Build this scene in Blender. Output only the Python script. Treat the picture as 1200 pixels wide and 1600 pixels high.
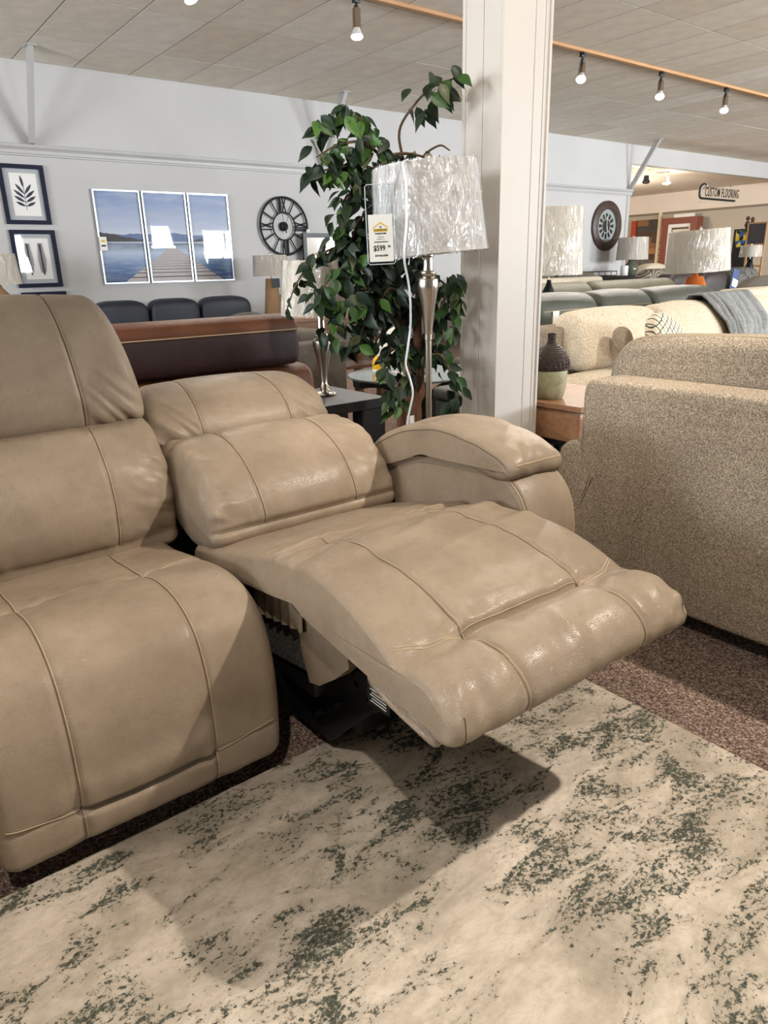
import bpy, bmesh, math, random
import numpy as np
from mathutils import Matrix, Vector, Euler
random.seed(7)
for o in list(bpy.data.objects): bpy.data.objects.remove(o, do_unlink=True)
SC = bpy.context.scene
COL = SC.collection
R = math.radians

# ---------------------------------------------------------------- camera
def make_camera():
    f, p, r, y = 1108.64, .328091, -.0269861, .651561
    fw = Vector((math.sin(y)*math.cos(p), math.cos(y)*math.cos(p), -math.sin(p)))
    rt = Vector((math.cos(y), -math.sin(y), 0)); up = rt.cross(fw)
    rt2 = math.cos(r)*rt + math.sin(r)*up; up2 = -math.sin(r)*rt + math.cos(r)*up
    cd = bpy.data.cameras.new('camera'); co = bpy.data.objects.new('camera', cd); COL.objects.link(co)
    co.matrix_world = Matrix(((rt2.x, up2.x, -fw.x, 0), (rt2.y, up2.y, -fw.y, 0), (rt2.z, up2.z, -fw.z, 1.1), (0, 0, 0, 1)))
    cd.sensor_fit = 'VERTICAL'; cd.sensor_height = 24; cd.lens = 24*f/1600; cd.clip_start = .05; cd.clip_end = 100
    SC.camera = co
make_camera()

# ---------------------------------------------------------------- world, light, exposure
SC.view_settings.view_transform = 'Standard'; SC.view_settings.look = 'None'
SC.view_settings.exposure = 0.10; SC.view_settings.gamma = 1; SC.view_settings.use_curve_mapping = False
W = bpy.data.worlds.new('sky'); SC.world = W; W.use_nodes = True
W.node_tree.nodes['Background'].inputs[0].default_value = (.80, .88, 1, 1)
W.node_tree.nodes['Background'].inputs[1].default_value = 1.0
def light(name, kind, loc, energy, color, **k):
    d = bpy.data.lights.new(name, kind); d.energy = energy; d.color = color
    o = bpy.data.objects.new(name, d); COL.objects.link(o); o.location = loc
    for a, b in k.items():
        if a == 'to': o.rotation_euler = (Vector(b)-Vector(loc)).to_track_quat('-Z', 'Y').to_euler()
        else: setattr(d, a, b)
    return o
WARM = (1, .92, .82); DAY = (.88, .94, 1.0)
# daylight through the storefront windows behind the camera; the last window is added fill
WINDOWS = [(4.7, 5.1, 1.2, 2.4), (8.7, 9.45, 1.5, 2.7), (10.4, 13.6, 1.2, 2.6), (15.2, 17.4, .9, 2.6)]
FRONT_Y = -5.0
LEFT_FILL_WINDOWS = [(1.2, 3.0, 1.1, 2.6), (4.4, 6.8, 1.1, 2.6)]  # unseen windows added to brighten the ceiling and back wall
for (a, b, c, d) in WINDOWS:
    light('window_daylight', 'AREA', ((a+b)/2, FRONT_Y-.05, (c+d)/2), 330*(b-a)*(d-c), DAY, shape='RECTANGLE', size=b-a, size_y=d-c, to=((a+b)/2, 5, (c+d)/2+7.0))
for (a, b, c, d) in LEFT_FILL_WINDOWS:
    light('window_daylight', 'AREA', (-5.05, (a+b)/2, (c+d)/2), 110*(b-a)*(d-c), DAY, shape='RECTANGLE', size=b-a, size_y=d-c, to=(5, (a+b)/2, (c+d)/2+7.0))  # fill light from the added left openings
E_SPOT = 150
cy = SC.cycles
cy.max_bounces = 5; cy.diffuse_bounces = 3; cy.glossy_bounces = 3; cy.transmission_bounces = 4; cy.transparent_max_bounces = 10
cy.caustics_reflective = False; cy.caustics_refractive = False; cy.sample_clamp_indirect = 4.0
cy.use_adaptive_sampling = True; cy.adaptive_threshold = .04; cy.use_denoising = True

# ---------------------------------------------------------------- helpers
def lin(c):
    return tuple(((v/255)/12.92 if v/255 <= .04045 else ((v/255+.055)/1.055)**2.4) for v in c[:3]) + (1,)
ORG = {}
def tag(o, label=None, cat=None, group=None, kind=None):
    if label: o['label'] = label
    if cat: o['category'] = cat
    if group: o['group'] = group
    if kind: o['kind'] = kind
    return o
def thing(name, loc, label, cat, group=None):
    o = bpy.data.objects.new(name, None); COL.objects.link(o); o.location = loc; o.empty_display_size = .05
    ORG[o.name] = Vector(loc)
    return tag(o, label, cat, group)
def org(o): return ORG.get(o.name, Vector((0, 0, 0)))
def mesh_obj(name, verts, faces, m, parent=None, loc=None, smooth=True, angle=38):
    """verts in world coordinates; the object's origin is its root's base (or loc)."""
    off = org(parent) if parent else (Vector(loc) if loc is not None else Vector((0, 0, 0)))
    V = np.asarray(verts, dtype=np.float64) - np.array(off)
    me = bpy.data.meshes.new(name); me.from_pydata(V.tolist(), [], faces); me.validate(clean_customdata=False)
    if smooth:
        me.polygons.foreach_set('use_smooth', [True]*len(me.polygons))
        if angle: me.set_sharp_from_angle(angle=R(angle))
    me.materials.append(m); me.update()
    o = bpy.data.objects.new(name, me); COL.objects.link(o)
    if parent: o.parent = parent
    else: o.location = off
    ORG[o.name] = off
    return o
_rb = {}
class MB:
    def __init__(s, xf=None): s.v = []; s.f = []; s.xf = xf
    def add(s, vs, fs):
        o = len(s.v)
        if s.xf is not None: vs = [tuple(s.xf @ Vector(v)) for v in vs]
        s.v.extend([tuple(v) for v in vs]); s.f.extend([tuple(i+o for i in f) for f in fs]); return s
    def box(s, a, b):
        x0, y0, z0 = a; x1, y1, z1 = b
        return s.add([(x0,y0,z0),(x1,y0,z0),(x1,y1,z0),(x0,y1,z0),(x0,y0,z1),(x1,y0,z1),(x1,y1,z1),(x0,y1,z1)],
                     [(0,3,2,1),(4,5,6,7),(0,1,5,4),(1,2,6,5),(2,3,7,6),(3,0,4,7)])
    def rbox(s, a, b, r, seg=2):
        bm = bmesh.new(); bmesh.ops.create_cube(bm, size=1)
        d = [b[i]-a[i] for i in range(3)]; c = [(a[i]+b[i])/2 for i in range(3)]
        for v in bm.verts: v.co = Vector((v.co.x*d[0]+c[0], v.co.y*d[1]+c[1], v.co.z*d[2]+c[2]))
        bmesh.ops.bevel(bm, geom=list(bm.edges), offset=min(r, min(d)*.49), segments=seg, profile=.5, affect='EDGES')
        bm.verts.index_update()
        s.add([v.co[:] for v in bm.verts], [[v.index for v in f.verts] for f in bm.faces]); bm.free(); return s
    def puff(s, c, h, n=(3.2, 3.2), nu=24, nv=14, rot=None):
        """super-ellipsoid cushion; c centre, h half sizes, n = (vertical, horizontal) exponents"""
        sp = lambda v, e: math.copysign(abs(v)**e, v)
        vs = []; e1, e2 = 2/n[0], 2/n[1]
        M = Matrix.Identity(3) if rot is None else Euler(rot).to_matrix()
        for j in range(nv+1):
            ph = -math.pi/2 + math.pi*j/nv
            for i in range(nu):
                th = 2*math.pi*i/nu
                q = Vector((h[0]*sp(math.cos(ph), e1)*sp(math.cos(th), e2), h[1]*sp(math.cos(ph), e1)*sp(math.sin(th), e2), h[2]*sp(math.sin(ph), e1)))
                vs.append(tuple(M @ q + Vector(c)))
        fs = [(j*nu+i, j*nu+(i+1) % nu, (j+1)*nu+(i+1) % nu, (j+1)*nu+i) for j in range(nv) for i in range(nu)]
        return s.add(vs, fs)
    def tube(s, pts, r, n=8, cap=True, closed=False):
        pts = [Vector(p) for p in pts]; m = len(pts); rr = r if hasattr(r, '__len__') else [r]*m
        vs = []; prev = None
        for i, p in enumerate(pts):
            if closed: t = (pts[(i+1) % m]-pts[i-1])
            else: t = pts[min(i+1, m-1)]-pts[max(i-1, 0)]
            t = t.normalized() if t.length > 1e-9 else Vector((0, 0, 1))
            a = (prev - t*prev.dot(t)) if prev is not None else t.orthogonal()
            a = a.normalized() if a.length > 1e-6 else t.orthogonal().normalized(); prev = a; b = t.cross(a)
            for k in range(n):
                q = 2*math.pi*k/n; vs.append(p + (a*math.cos(q)+b*math.sin(q))*rr[i])
        fs = []
        for i in range(m if closed else m-1):
            j = (i+1) % m
            for k in range(n): fs.append((i*n+k, i*n+(k+1) % n, j*n+(k+1) % n, j*n+k))
        if cap and not closed: fs.append(tuple(range(n-1, -1, -1))); fs.append(tuple((m-1)*n+k for k in range(n)))
        return s.add(vs, fs)
    def cyl(s, a, b, r, n=16, r2=None): return s.tube([a, b], [r, r if r2 is None else r2], n)
    def lathe(s, prof, c=(0, 0, 0), n=28, sx=1, sy=1):
        vs = []; m = len(prof)
        for (r, z) in prof:
            for k in range(n):
                q = 2*math.pi*k/n; vs.append((c[0]+r*sx*math.cos(q), c[1]+r*sy*math.sin(q), c[2]+z))
        fs = [(i*n+k, i*n+(k+1) % n, (i+1)*n+(k+1) % n, (i+1)*n+k) for i in range(m-1) for k in range(n)]
        if tuple(prof[0]) == tuple(prof[-1]): return s.add(vs, fs)
        if prof[0][0] > 1e-5: fs.append(tuple(range(n-1, -1, -1)))
        if prof[-1][0] > 1e-5: fs.append(tuple((m-1)*n+k for k in range(n)))
        return s.add(vs, fs)
    def prism(s, poly, axis, a, b):
        """poly in the two other axes (cyclic order kept), extruded along axis from a to b"""
        n = len(poly)
        def pt(q, w):
            return {0: (w, q[0], q[1]), 1: (q[0], w, q[1]), 2: (q[0], q[1], w)}[axis]
        vs = [pt(q, a) for q in poly] + [pt(q, b) for q in poly]
        fs = [tuple(range(n-1, -1, -1)), tuple(range(n, 2*n))] + [(i, (i+1) % n, n+(i+1) % n, n+i) for i in range(n)]
        return s.add(vs, fs)
    def build(s, name, m, parent=None, loc=None, smooth=True, angle=38):
        o = mesh_obj(name, s.v, s.f, m, parent, loc, smooth, angle)
        bm = bmesh.new(); bm.from_mesh(o.data); bmesh.ops.recalc_face_normals(bm, faces=bm.faces); bm.to_mesh(o.data); bm.free()
        return o
def text_obj(s, size, m, parent, M, name='lettering', align='CENTER', sx=1.0, bold=0.0, ext=.0008, loc=None, space=1.0):
    cu = bpy.data.curves.new('t', 'FONT'); cu.body = s; cu.size = size; cu.align_x = align; cu.align_y = 'CENTER'; cu.extrude = ext; cu.offset = bold; cu.space_character = space; cu.resolution_u = 3
    t = bpy.data.objects.new('t', cu); COL.objects.link(t)
    dg = bpy.context.evaluated_depsgraph_get(); me = bpy.data.meshes.new_from_object(t.evaluated_get(dg))
    vs = [tuple(M @ Vector((v.co.x*sx, v.co.y, v.co.z))) for v in me.vertices]; fs = [tuple(p.vertices) for p in me.polygons]
    bpy.data.objects.remove(t); bpy.data.curves.remove(cu); bpy.data.meshes.remove(me)
    return mesh_obj(name, vs, fs, m, parent, loc, smooth=False)
def copy_tree(o, parent=None, loc=None):
    c = o.copy(); COL.objects.link(c); c.parent = parent
    if loc is not None: c.location = loc
    for ch in list(o.children): copy_tree(ch, c)
    return c

# ---------------------------------------------------------------- materials
class NT:
    def __init__(s, name):
        s.m = bpy.data.materials.new(name); s.m.use_nodes = True; s.t = s.m.node_tree; s.n = s.t.nodes; s.l = s.t.links
        s.b = s.n['Principled BSDF']; s.out = s.n['Material Output']
        s.tc = s.n.new('ShaderNodeTexCoord').outputs['Object']
    def link(s, a, b): s.l.new(a, b)
    def setin(s, sock, v):
        if hasattr(v, 'is_linked') or hasattr(v, 'links'): s.l.new(v, sock)
        else: sock.default_value = v
    def map(s, scale=(1, 1, 1), rot=(0, 0, 0), loc=(0, 0, 0), src=None):
        m = s.n.new('ShaderNodeMapping'); m.inputs['Scale'].default_value = scale; m.inputs['Rotation'].default_value = rot; m.inputs['Location'].default_value = loc
        s.l.new(src or s.tc, m.inputs[0]); return m.outputs[0]
    def noise(s, scale, detail=3, rough=.55, dist=0, vec=None, col=False):
        n = s.n.new('ShaderNodeTexNoise'); n.inputs['Scale'].default_value = scale; n.inputs['Detail'].default_value = detail
        n.inputs['Roughness'].default_value = rough; n.inputs['Distortion'].default_value = dist; s.l.new(vec or s.tc, n.inputs['Vector'])
        return n.outputs['Color' if col else 'Fac']
    def voro(s, scale, vec=None, out='Distance', feat='F1', rnd=1):
        n = s.n.new('ShaderNodeTexVoronoi'); n.feature = feat; n.inputs['Scale'].default_value = scale; n.inputs['Randomness'].default_value = rnd
        s.l.new(vec or s.tc, n.inputs['Vector']); return n.outputs[out]
    def wave(s, scale, dist=0, detail=2, dscale=1, vec=None, dirn='X'):
        n = s.n.new('ShaderNodeTexWave'); n.bands_direction = dirn; n.inputs['Scale'].default_value = scale; n.inputs['Distortion'].default_value = dist
        n.inputs['Detail'].default_value = detail; n.inputs['Detail Scale'].default_value = dscale; s.l.new(vec or s.tc, n.inputs['Vector']); return n.outputs['Fac']
    def ramp(s, fac, stops, interp='LINEAR'):
        n = s.n.new('ShaderNodeValToRGB'); n.color_ramp.interpolation = interp; e = n.color_ramp.elements
        while len(e) > 1: e.remove(e[-1])
        for i, (p, c) in enumerate(stops):
            el = e[0] if i == 0 else e.new(p)
            el.position = p; el.color = c if len(c) == 4 and max(c) <= 1.0001 else lin(c)
        s.l.new(fac, n.inputs[0]); return n.outputs[0]
    def val(s, fac, a, b):
        return s.ramp(fac, [(a, (0, 0, 0, 1)), (b, (1, 1, 1, 1))])
    def mix(s, fac, a, b, mode='MIX'):
        n = s.n.new('ShaderNodeMix'); n.data_type = 'RGBA'; n.blend_type = mode
        s.setin(n.inputs[0], fac); s.setin(n.inputs[6], a); s.setin(n.inputs[7], b); return n.outputs[2]
    def math(s, op, a, b=0.0):
        n = s.n.new('ShaderNodeMath'); n.operation = op; s.setin(n.inputs[0], a); s.setin(n.inputs[1], b); return n.outputs[0]
    def bump(s, h, strength=.3, dist=.002, nrm=None):
        n = s.n.new('ShaderNodeBump'); n.inputs['Strength'].default_value = strength; n.inputs['Distance'].default_value = dist
        s.l.new(h, n.inputs['Height'])
        if nrm is not None: s.l.new(nrm, n.inputs['Normal'])
        s.l.new(n.outputs[0], s.b.inputs['Normal']); return n.outputs[0]
    def fin(s, col=None, rough=.5, metal=0, **k):
        if col is not None: s.setin(s.b.inputs['Base Color'], lin(col) if isinstance(col, tuple) and max(col) > 1 else col)
        s.setin(s.b.inputs['Roughness'], rough); s.b.inputs['Metallic'].default_value = metal
        for a, b in k.items(): s.setin(s.b.inputs[a.replace('_', ' ')], b)
        return s.m
def plain(name, c, rough=.5, metal=0, **k): return NT(name).fin(c, rough, metal, **k)
def leather(name, c, c2, rough=.42, scale=1.0, spec=.45, grain=.4):
    t = NT(name); a = t.noise(5, 3, .65); b = t.noise(42*scale, 3, .7)
    c3 = tuple(int(v*.80) for v in c2)
    col = t.mix(t.val(a, .3, .72), lin(c), lin(c2)); col = t.mix(t.math('MULTIPLY', t.val(b, .48, .72), .22), col, lin(c3))
    pore = t.voro(360*scale, feat='DISTANCE_TO_EDGE'); fine = t.noise(11, 2, .6)
    col = t.mix(t.math('MULTIPLY', t.ramp(pore, [(0, (1, 1, 1, 1)), (.10, (0, 0, 0, 1))]), .30*grain), col, lin(c3))
    n1 = t.bump(t.val(pore, 0, .14), grain, .0010); t.bump(fine, .30, .007, n1)
    return t.fin(col, t.ramp(b, [(.3, (rough*.88,)*3+(1,)), (.75, (min(1, rough*1.2),)*3+(1,))]), Specular_IOR_Level=spec)
def tweed(name, cs, sc=420, rough=.9):
    t = NT(name); v = t.voro(sc, out='Color'); sep = t.n.new('ShaderNodeSeparateColor'); t.link(v, sep.inputs[0])
    n = t.noise(sc*.35, 2, .7); f = t.math('ADD', t.math('MULTIPLY', sep.outputs[0], .6), t.math('MULTIPLY', n, .4))
    st = [(.18+.64*i/(len(cs)-1), c) for i, c in enumerate(cs)]
    t.bump(t.noise(sc*.6, 3, .7), .6, .003); return t.fin(t.ramp(f, st), rough, Specular_IOR_Level=.1)
def wood(name, c, c2, sc=9, rough=.45, stretch=(1, 12, 12)):
    t = NT(name); v = t.map(stretch); a = t.noise(sc*.35, 6, .65, .6, v); b = t.noise(sc*2.5, 3, .6, 0, v)
    f = t.math('ADD', t.math('MULTIPLY', a, .75), t.math('MULTIPLY', b, .25)); t.bump(b, .15, .001)
    return t.fin(t.ramp(f, [(.32, c), (.68, c2)]), rough)
def wrap_mat(name):
    """clear crinkled plastic film"""
    m = bpy.data.materials.new(name); m.use_nodes = True; n = m.node_tree.nodes; l = m.node_tree.links; n.clear()
    out = n.new('ShaderNodeOutputMaterial'); mx = n.new('ShaderNodeMixShader'); tr = n.new('ShaderNodeBsdfTransparent'); gl = n.new('ShaderNodeBsdfGlossy')
    gl.inputs['Roughness'].default_value = .12; lw = n.new('ShaderNodeLayerWeight'); lw.inputs[0].default_value = .35
    tc = n.new('ShaderNodeTexCoord'); mp = n.new('ShaderNodeMapping'); mp.inputs['Scale'].default_value = (1, 1, .35); mp.inputs['Rotation'].default_value = (.35, .25, 0)
    no = n.new('ShaderNodeTexNoise'); no.inputs['Scale'].default_value = 16; no.inputs['Detail'].default_value = 4; no.inputs['Distortion'].default_value = 1.2
    bp = n.new('ShaderNodeBump'); bp.inputs['Strength'].default_value = 1; bp.inputs['Distance'].default_value = .05
    l.new(tc.outputs['Object'], mp.inputs[0]); l.new(mp.outputs[0], no.inputs['Vector']); l.new(no.outputs['Fac'], bp.inputs['Height'])
    l.new(bp.outputs[0], gl.inputs['Normal']); l.new(bp.outputs[0], lw.inputs['Normal'])
    ma = n.new('ShaderNodeMath'); ma.operation = 'MULTIPLY_ADD'; ma.inputs[1].default_value = .52; ma.inputs[2].default_value = .06
    l.new(lw.outputs['Fresnel'], ma.inputs[0]); l.new(ma.outputs[0], mx.inputs[0]); l.new(tr.outputs[0], mx.inputs[1]); l.new(gl.outputs[0], mx.inputs[2]); l.new(mx.outputs[0], out.inputs[0])
    return m
def clear_mat(name, tint=(1, 1, 1, 1), refl=.9):
    m = bpy.data.materials.new(name); m.use_nodes = True; n = m.node_tree.nodes; l = m.node_tree.links; n.clear()
    out = n.new('ShaderNodeOutputMaterial'); mx = n.new('ShaderNodeMixShader'); tr = n.new('ShaderNodeBsdfTransparent'); gl = n.new('ShaderNodeBsdfGlossy')
    tr.inputs[0].default_value = tint; gl.inputs['Roughness'].default_value = .02; fr = n.new('ShaderNodeFresnel'); fr.inputs[0].default_value = 1.5
    ma = n.new('ShaderNodeMath'); ma.operation = 'MULTIPLY'; ma.inputs[1].default_value = refl
    ge = n.new('ShaderNodeNewGeometry'); mb_ = n.new('ShaderNodeMath'); mb_.operation = 'SUBTRACT'; mb_.inputs[0].default_value = 1.0; l.new(ge.outputs['Backfacing'], mb_.inputs[1])
    mc_ = n.new('ShaderNodeMath'); mc_.operation = 'MULTIPLY'; l.new(fr.outputs[0], mc_.inputs[0]); l.new(mb_.outputs[0], mc_.inputs[1])
    l.new(mc_.outputs[0], ma.inputs[0]); l.new(ma.outputs[0], mx.inputs[0]); l.new(tr.outputs[0], mx.inputs[1]); l.new(gl.outputs[0], mx.inputs[2]); l.new(mx.outputs[0], out.inputs[0])
    return m
def emis(name, c, s):
    return NT(name).fin((10, 10, 10), .5, Emission_Color=lin(c), Emission_Strength=s)
M = {}
M['taupe'] = leather('taupe_leather', (153, 135, 114), (128, 111, 92), .37, spec=.5, grain=.6)
M['thread'] = plain('tan_thread', (176, 157, 127), .7); M['stitch'] = plain('dark_seam_line', (92, 75, 56), .8)  # second colour: dark tubes standing in for shade in the seam grooves
M['brown'] = leather('cognac_leather', (108, 64, 38), (88, 50, 31), .5, spec=.3)
M['maroon'] = leather('dark_maroon_leather', (52, 29, 28), (40, 23, 23), .45, spec=.3)
M['navy'] = leather('navy_leather', (38, 41, 52), (30, 33, 43), .4)
M['green'] = leather('grey_green_leather', (76, 79, 71), (62, 65, 58), .45)
M['olive'] = leather('olive_leather', (92, 89, 68), (76, 73, 56), .45)
M['espresso'] = leather('espresso_leather', (46, 34, 32), (34, 25, 24), .4)
M['tweed'] = tweed('beige_tweed', [(90, 77, 63), (142, 128, 110), (194, 180, 161)], 520)
M['cream'] = tweed('cream_boucle', [(170, 152, 128), (214, 198, 174), (236, 224, 204)], 300)
M['greyfab'] = tweed('grey_brown_fabric', [(66, 60, 54), (92, 85, 77), (110, 102, 92)], 400)
M['darkfab'] = tweed('dark_grey_fabric', [(46, 44, 42), (70, 67, 64), (96, 92, 88)], 300)
M['throw'] = tweed('grey_throw_knit', [(118, 120, 120), (140, 142, 142), (160, 162, 162)], 220)
M['steel'] = NT('brushed_nickel').fin((196, 188, 176), .24, 1)
M['black'] = plain('black_paint', (16, 16, 17), .45)
M['blackmetal'] = plain('black_metal', (22, 22, 24), .4, .6)
M['clockmetal'] = plain('dark_blue_black_metal', (14, 15, 21), .65, 0, Specular_IOR_Level=.2)
M['white'] = plain('white_paint', (226, 222, 216), .5)
M['paper'] = plain('white_card', (236, 232, 226), .6)
M['ink'] = plain('black_ink', (14, 14, 14), .6)
def shade_mat(name, c):
    t = NT(name); m = t.fin(c, .85); tr = t.n.new('ShaderNodeBsdfTranslucent'); tr.inputs[0].default_value = lin(c); mx = t.n.new('ShaderNodeMixShader'); mx.inputs[0].default_value = .22
    t.bump(t.noise(260, 2, .6), .25, .001); t.link(t.b.outputs[0], mx.inputs[1]); t.link(tr.outputs[0], mx.inputs[2]); t.link(mx.outputs[0], t.out.inputs[0]); return m
M['shade'] = shade_mat('white_lamp_fabric', (240, 236, 232)); M['shadecream'] = shade_mat('cream_lamp_fabric', (242, 232, 214))
M['wrap'] = wrap_mat('clear_plastic_wrap')
M['acrylic'] = clear_mat('clear_acrylic', (.97, .98, .98, 1))
M['glass'] = clear_mat('picture_glass', (1, 1, 1, 1), 1.0)
M['bulb'] = emis('lit_bulb', (255, 240, 220), 14)
M['track'] = wood('pale_wood_strip', (196, 150, 104), (176, 128, 84), 9, .5)
M['blackwood'] = wood('black_stained_wood', (26, 26, 27), (40, 40, 41), 10, .38)
M['oak'] = wood('knotty_oak', (170, 126, 90), (132, 92, 62), 8, .45)
M['darkwood'] = wood('dark_walnut', (72, 52, 42), (52, 38, 32), 9, .45)
M['midwood'] = wood('mid_brown_wood', (120, 84, 58), (92, 62, 42), 9, .5)
def carpet_mat():
    t = NT('woven_brown_carpet'); v = t.map((1, 1, 1), (0, 0, .7)); vo = t.voro(210, v, 'Color', rnd=.55); sep = t.n.new('ShaderNodeSeparateColor'); t.link(vo, sep.inputs[0])
    f = t.math('ADD', t.math('MULTIPLY', sep.outputs[0], .55), t.math('MULTIPLY', t.noise(60, 3, .7), .45))
    d = t.voro(210, v, 'Distance', rnd=.55); t.bump(t.ramp(d, [(0, (1, 1, 1, 1)), (.75, (0, 0, 0, 1))]), .9, .004)
    col = t.ramp(f, [(.25, (78, 62, 55)), (.45, (128, 107, 95)), (.62, (152, 130, 115)), (.8, (188, 168, 150))])
    return t.fin(t.mix(t.val(d, .35, .9), col, lin((70, 55, 50))), .95, Specular_IOR_Level=.1)
M['carpet'] = carpet_mat()
def rug_mat():
    t = NT('distressed_rug')
    big = t.noise(1.9, 4, .6, .8, t.map((1, 1, 1), (0, 0, .5), (3.1, 1.2, 0)))
    mid = t.noise(7, 4, .65, 1.0, t.map((1, 2.2, 1), (0, 0, .9), (1, 5, 0)))
    fl = t.noise(88, 5, .74, .45, t.map((1, 1.35, 1), (0, 0, .55)))
    base = t.ramp(t.noise(4, 5, .65, .6, t.map((1, 1.6, 1), (0, 0, .4))), [(.3, (150, 139, 123)), (.5, (184, 171, 155)), (.7, (206, 193, 177))])
    base = t.mix(t.math('MULTIPLY', t.val(mid, .44, .64), .5), base, lin((138, 129, 110)))
    base = t.mix(t.math('MULTIPLY', t.val(t.noise(34, 4, .7, .6, t.map((1, 1.5, 1), (0, 0, .5))), .42, .66), .38), base, lin((140, 130, 112)))
    a = t.math('ADD', t.math('MULTIPLY', big, .5), t.math('MULTIPLY', mid, .8))
    a = t.math('ADD', a, t.math('MULTIPLY', fl, .95))
    fleck = t.val(t.math('MULTIPLY', a, .45), .530, .548)
    dark = t.ramp(t.noise(160, 2, .6), [(.35, (56, 57, 49)), (.6, (86, 87, 75)), (.72, (130, 127, 113))])
    col = t.mix(fleck, base, dark)
    h = t.math('ADD', t.math('MULTIPLY', fleck, -.7), t.noise(420, 2, .6)); t.bump(h, .5, .003)
    return t.fin(col, .85, Specular_IOR_Level=.15)
M['rug'] = rug_mat()
def paint(name, c, rough=.7, b=.05):
    t = NT(name); n = t.noise(30, 4, .6); t.bump(n, b, .002); a = t.noise(1.2, 3, .5)
    c2 = tuple(int(v*.965) for v in c); return t.fin(t.mix(t.val(a, .3, .7), lin(c), lin(c2)), rough)
M['wall'] = paint('off_white_wall_paint', (192, 189, 186))
M['walltan'] = paint('tan_wall_paint', (232, 217, 200))
M['walltaup'] = paint('taupe_wall_paint', (186, 174, 156))
M['trimw'] = paint('trim_paint', (184, 181, 178), .45)
M['pillar'] = paint('pillar_paint', (200, 192, 183), .5)
def tile_mat(n, c):
    t = NT(n); h = t.noise(160, 3, .7); t.bump(h, .5, .003); a = t.noise(6, 4, .6); c2 = tuple(int(v*.95) for v in c)
    return t.fin(t.mix(t.val(a, .35, .65), lin(c), lin(c2)), .95, Specular_IOR_Level=.1)
M['tile'] = [tile_mat('ceiling_tile_board', (243, 233, 217)), tile_mat('ceiling_tile_board_aged', (237, 225, 206)), tile_mat('ceiling_tile_board_pale', (247, 239, 226))]
M['grid'] = plain('ceiling_joint', (96, 84, 70), .8)

# ================================================================ SETTING
BY = 8.98; CZ = 3.26; XL = -5.0; XR = 20.5
def struct(o, label=None): return tag(o, label, None, None, 'structure')
struct(MB().box((XL, FRONT_Y-.2, -.1), (XR+.2, 16, 0)).build('floor', M['carpet'], smooth=False), 'brown woven carpet floor')
ceil = struct(MB().box((XL, FRONT_Y, CZ+.0012), (XR, BY+.1, CZ+.1)).build('ceiling', M['grid'], smooth=False), 'ceiling of rectangular beige tiles')
TW, TL = .6065, 1.205
def tile_mesh(w, l, name):
    g = .0055; mb = MB().box((g, g, 0), (w-g, l-g, .003)); me = bpy.data.meshes.new(name); me.from_pydata(mb.v, [], mb.f); return me
rows = []; y = 8.055
rows.append((8.055, BY-8.055-.005))
while y > FRONT_Y+TL: y -= TL; rows.append((y, TL))
far = MB(); cache = {}
for (ry, rl) in rows:
    k = -11
    for k in range(-11, 31):
        x = 2.18 + TW*k
        if x < XL or x+TW > XR: continue
        if 1.5 < x < 19.5 and ry > 3.2:
            mi = random.choice([0, 0, 0, 1, 2]); key = (round(rl, 3), mi)
            if key not in cache:
                cache[key] = tile_mesh(TW, rl, 'ceiling_tile'); cache[key].materials.append(M['tile'][mi])
            o = bpy.data.objects.new('ceiling_tile', cache[key]); COL.objects.link(o); o.parent = ceil
            o.location = (x, ry, CZ - random.random()*.001); o.rotation_euler = (random.uniform(-.0006, .0003), random.uniform(-.001, .0005), 0)
        else:
            far.box((x+.0045, ry+.0045, CZ), (x+TW-.0045, ry+rl-.0045, CZ+.005))
fo = far.build('ceiling_tile', M['tile'][0], ceil, smooth=False); tag(fo, kind='stuff')
# back wall, moulding and header beam over the opening
WX1 = 13.1
wb = struct(MB().box((XL, BY, 0), (WX1, BY+.16, CZ+.012)).build('wall_back', M['wall'], smooth=False), 'off-white back wall')
struct(MB().box((WX1, BY, 2.93), (XR, BY+.16, CZ+.012)).build('wall_header', M['wall'], smooth=False), 'white header beam over the opening')
def moulding(a, b):
    prof = [(BY, 2.355), (BY-.012, 2.36), (BY-.012, 2.375), (BY-.022, 2.38), (BY-.024, 2.41), (BY-.035, 2.425), (BY-.05, 2.44), (BY-.055, 2.46), (BY-.05, 2.468), (BY, 2.468)]
    return MB().prism([(p[0], p[1]) for p in prof], 0, a, b)
struct(moulding(XL, WX1+.05).build('trim_1', M['trimw'], angle=25), 'horizontal moulding along the back wall')
struct(MB().box((WX1-.09, BY-.014, 0), (WX1+.006, BY+.17, 2.355)).build('trim_2', M['trimw'], smooth=False), 'flat corner casing at the wall end')
struct(MB().box((XL, BY-.015, 0), (WX1-.09, BY, .1)).build('baseboard_back', M['trimw'], smooth=False))
lw = MB(); ys = FRONT_Y-.2
for (a, b, c, d) in LEFT_FILL_WINDOWS:
    lw.box((XL-.15, ys, 0), (XL, a, CZ+.1)); lw.box((XL-.15, a, 0), (XL, b, c)); lw.box((XL-.15, a, d), (XL, b, CZ+.1)); ys = b
lw.box((XL-.15, ys, 0), (XL, BY+.16, CZ+.1)); struct(lw.build('wall_left', M['wall'], smooth=False))
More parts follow.
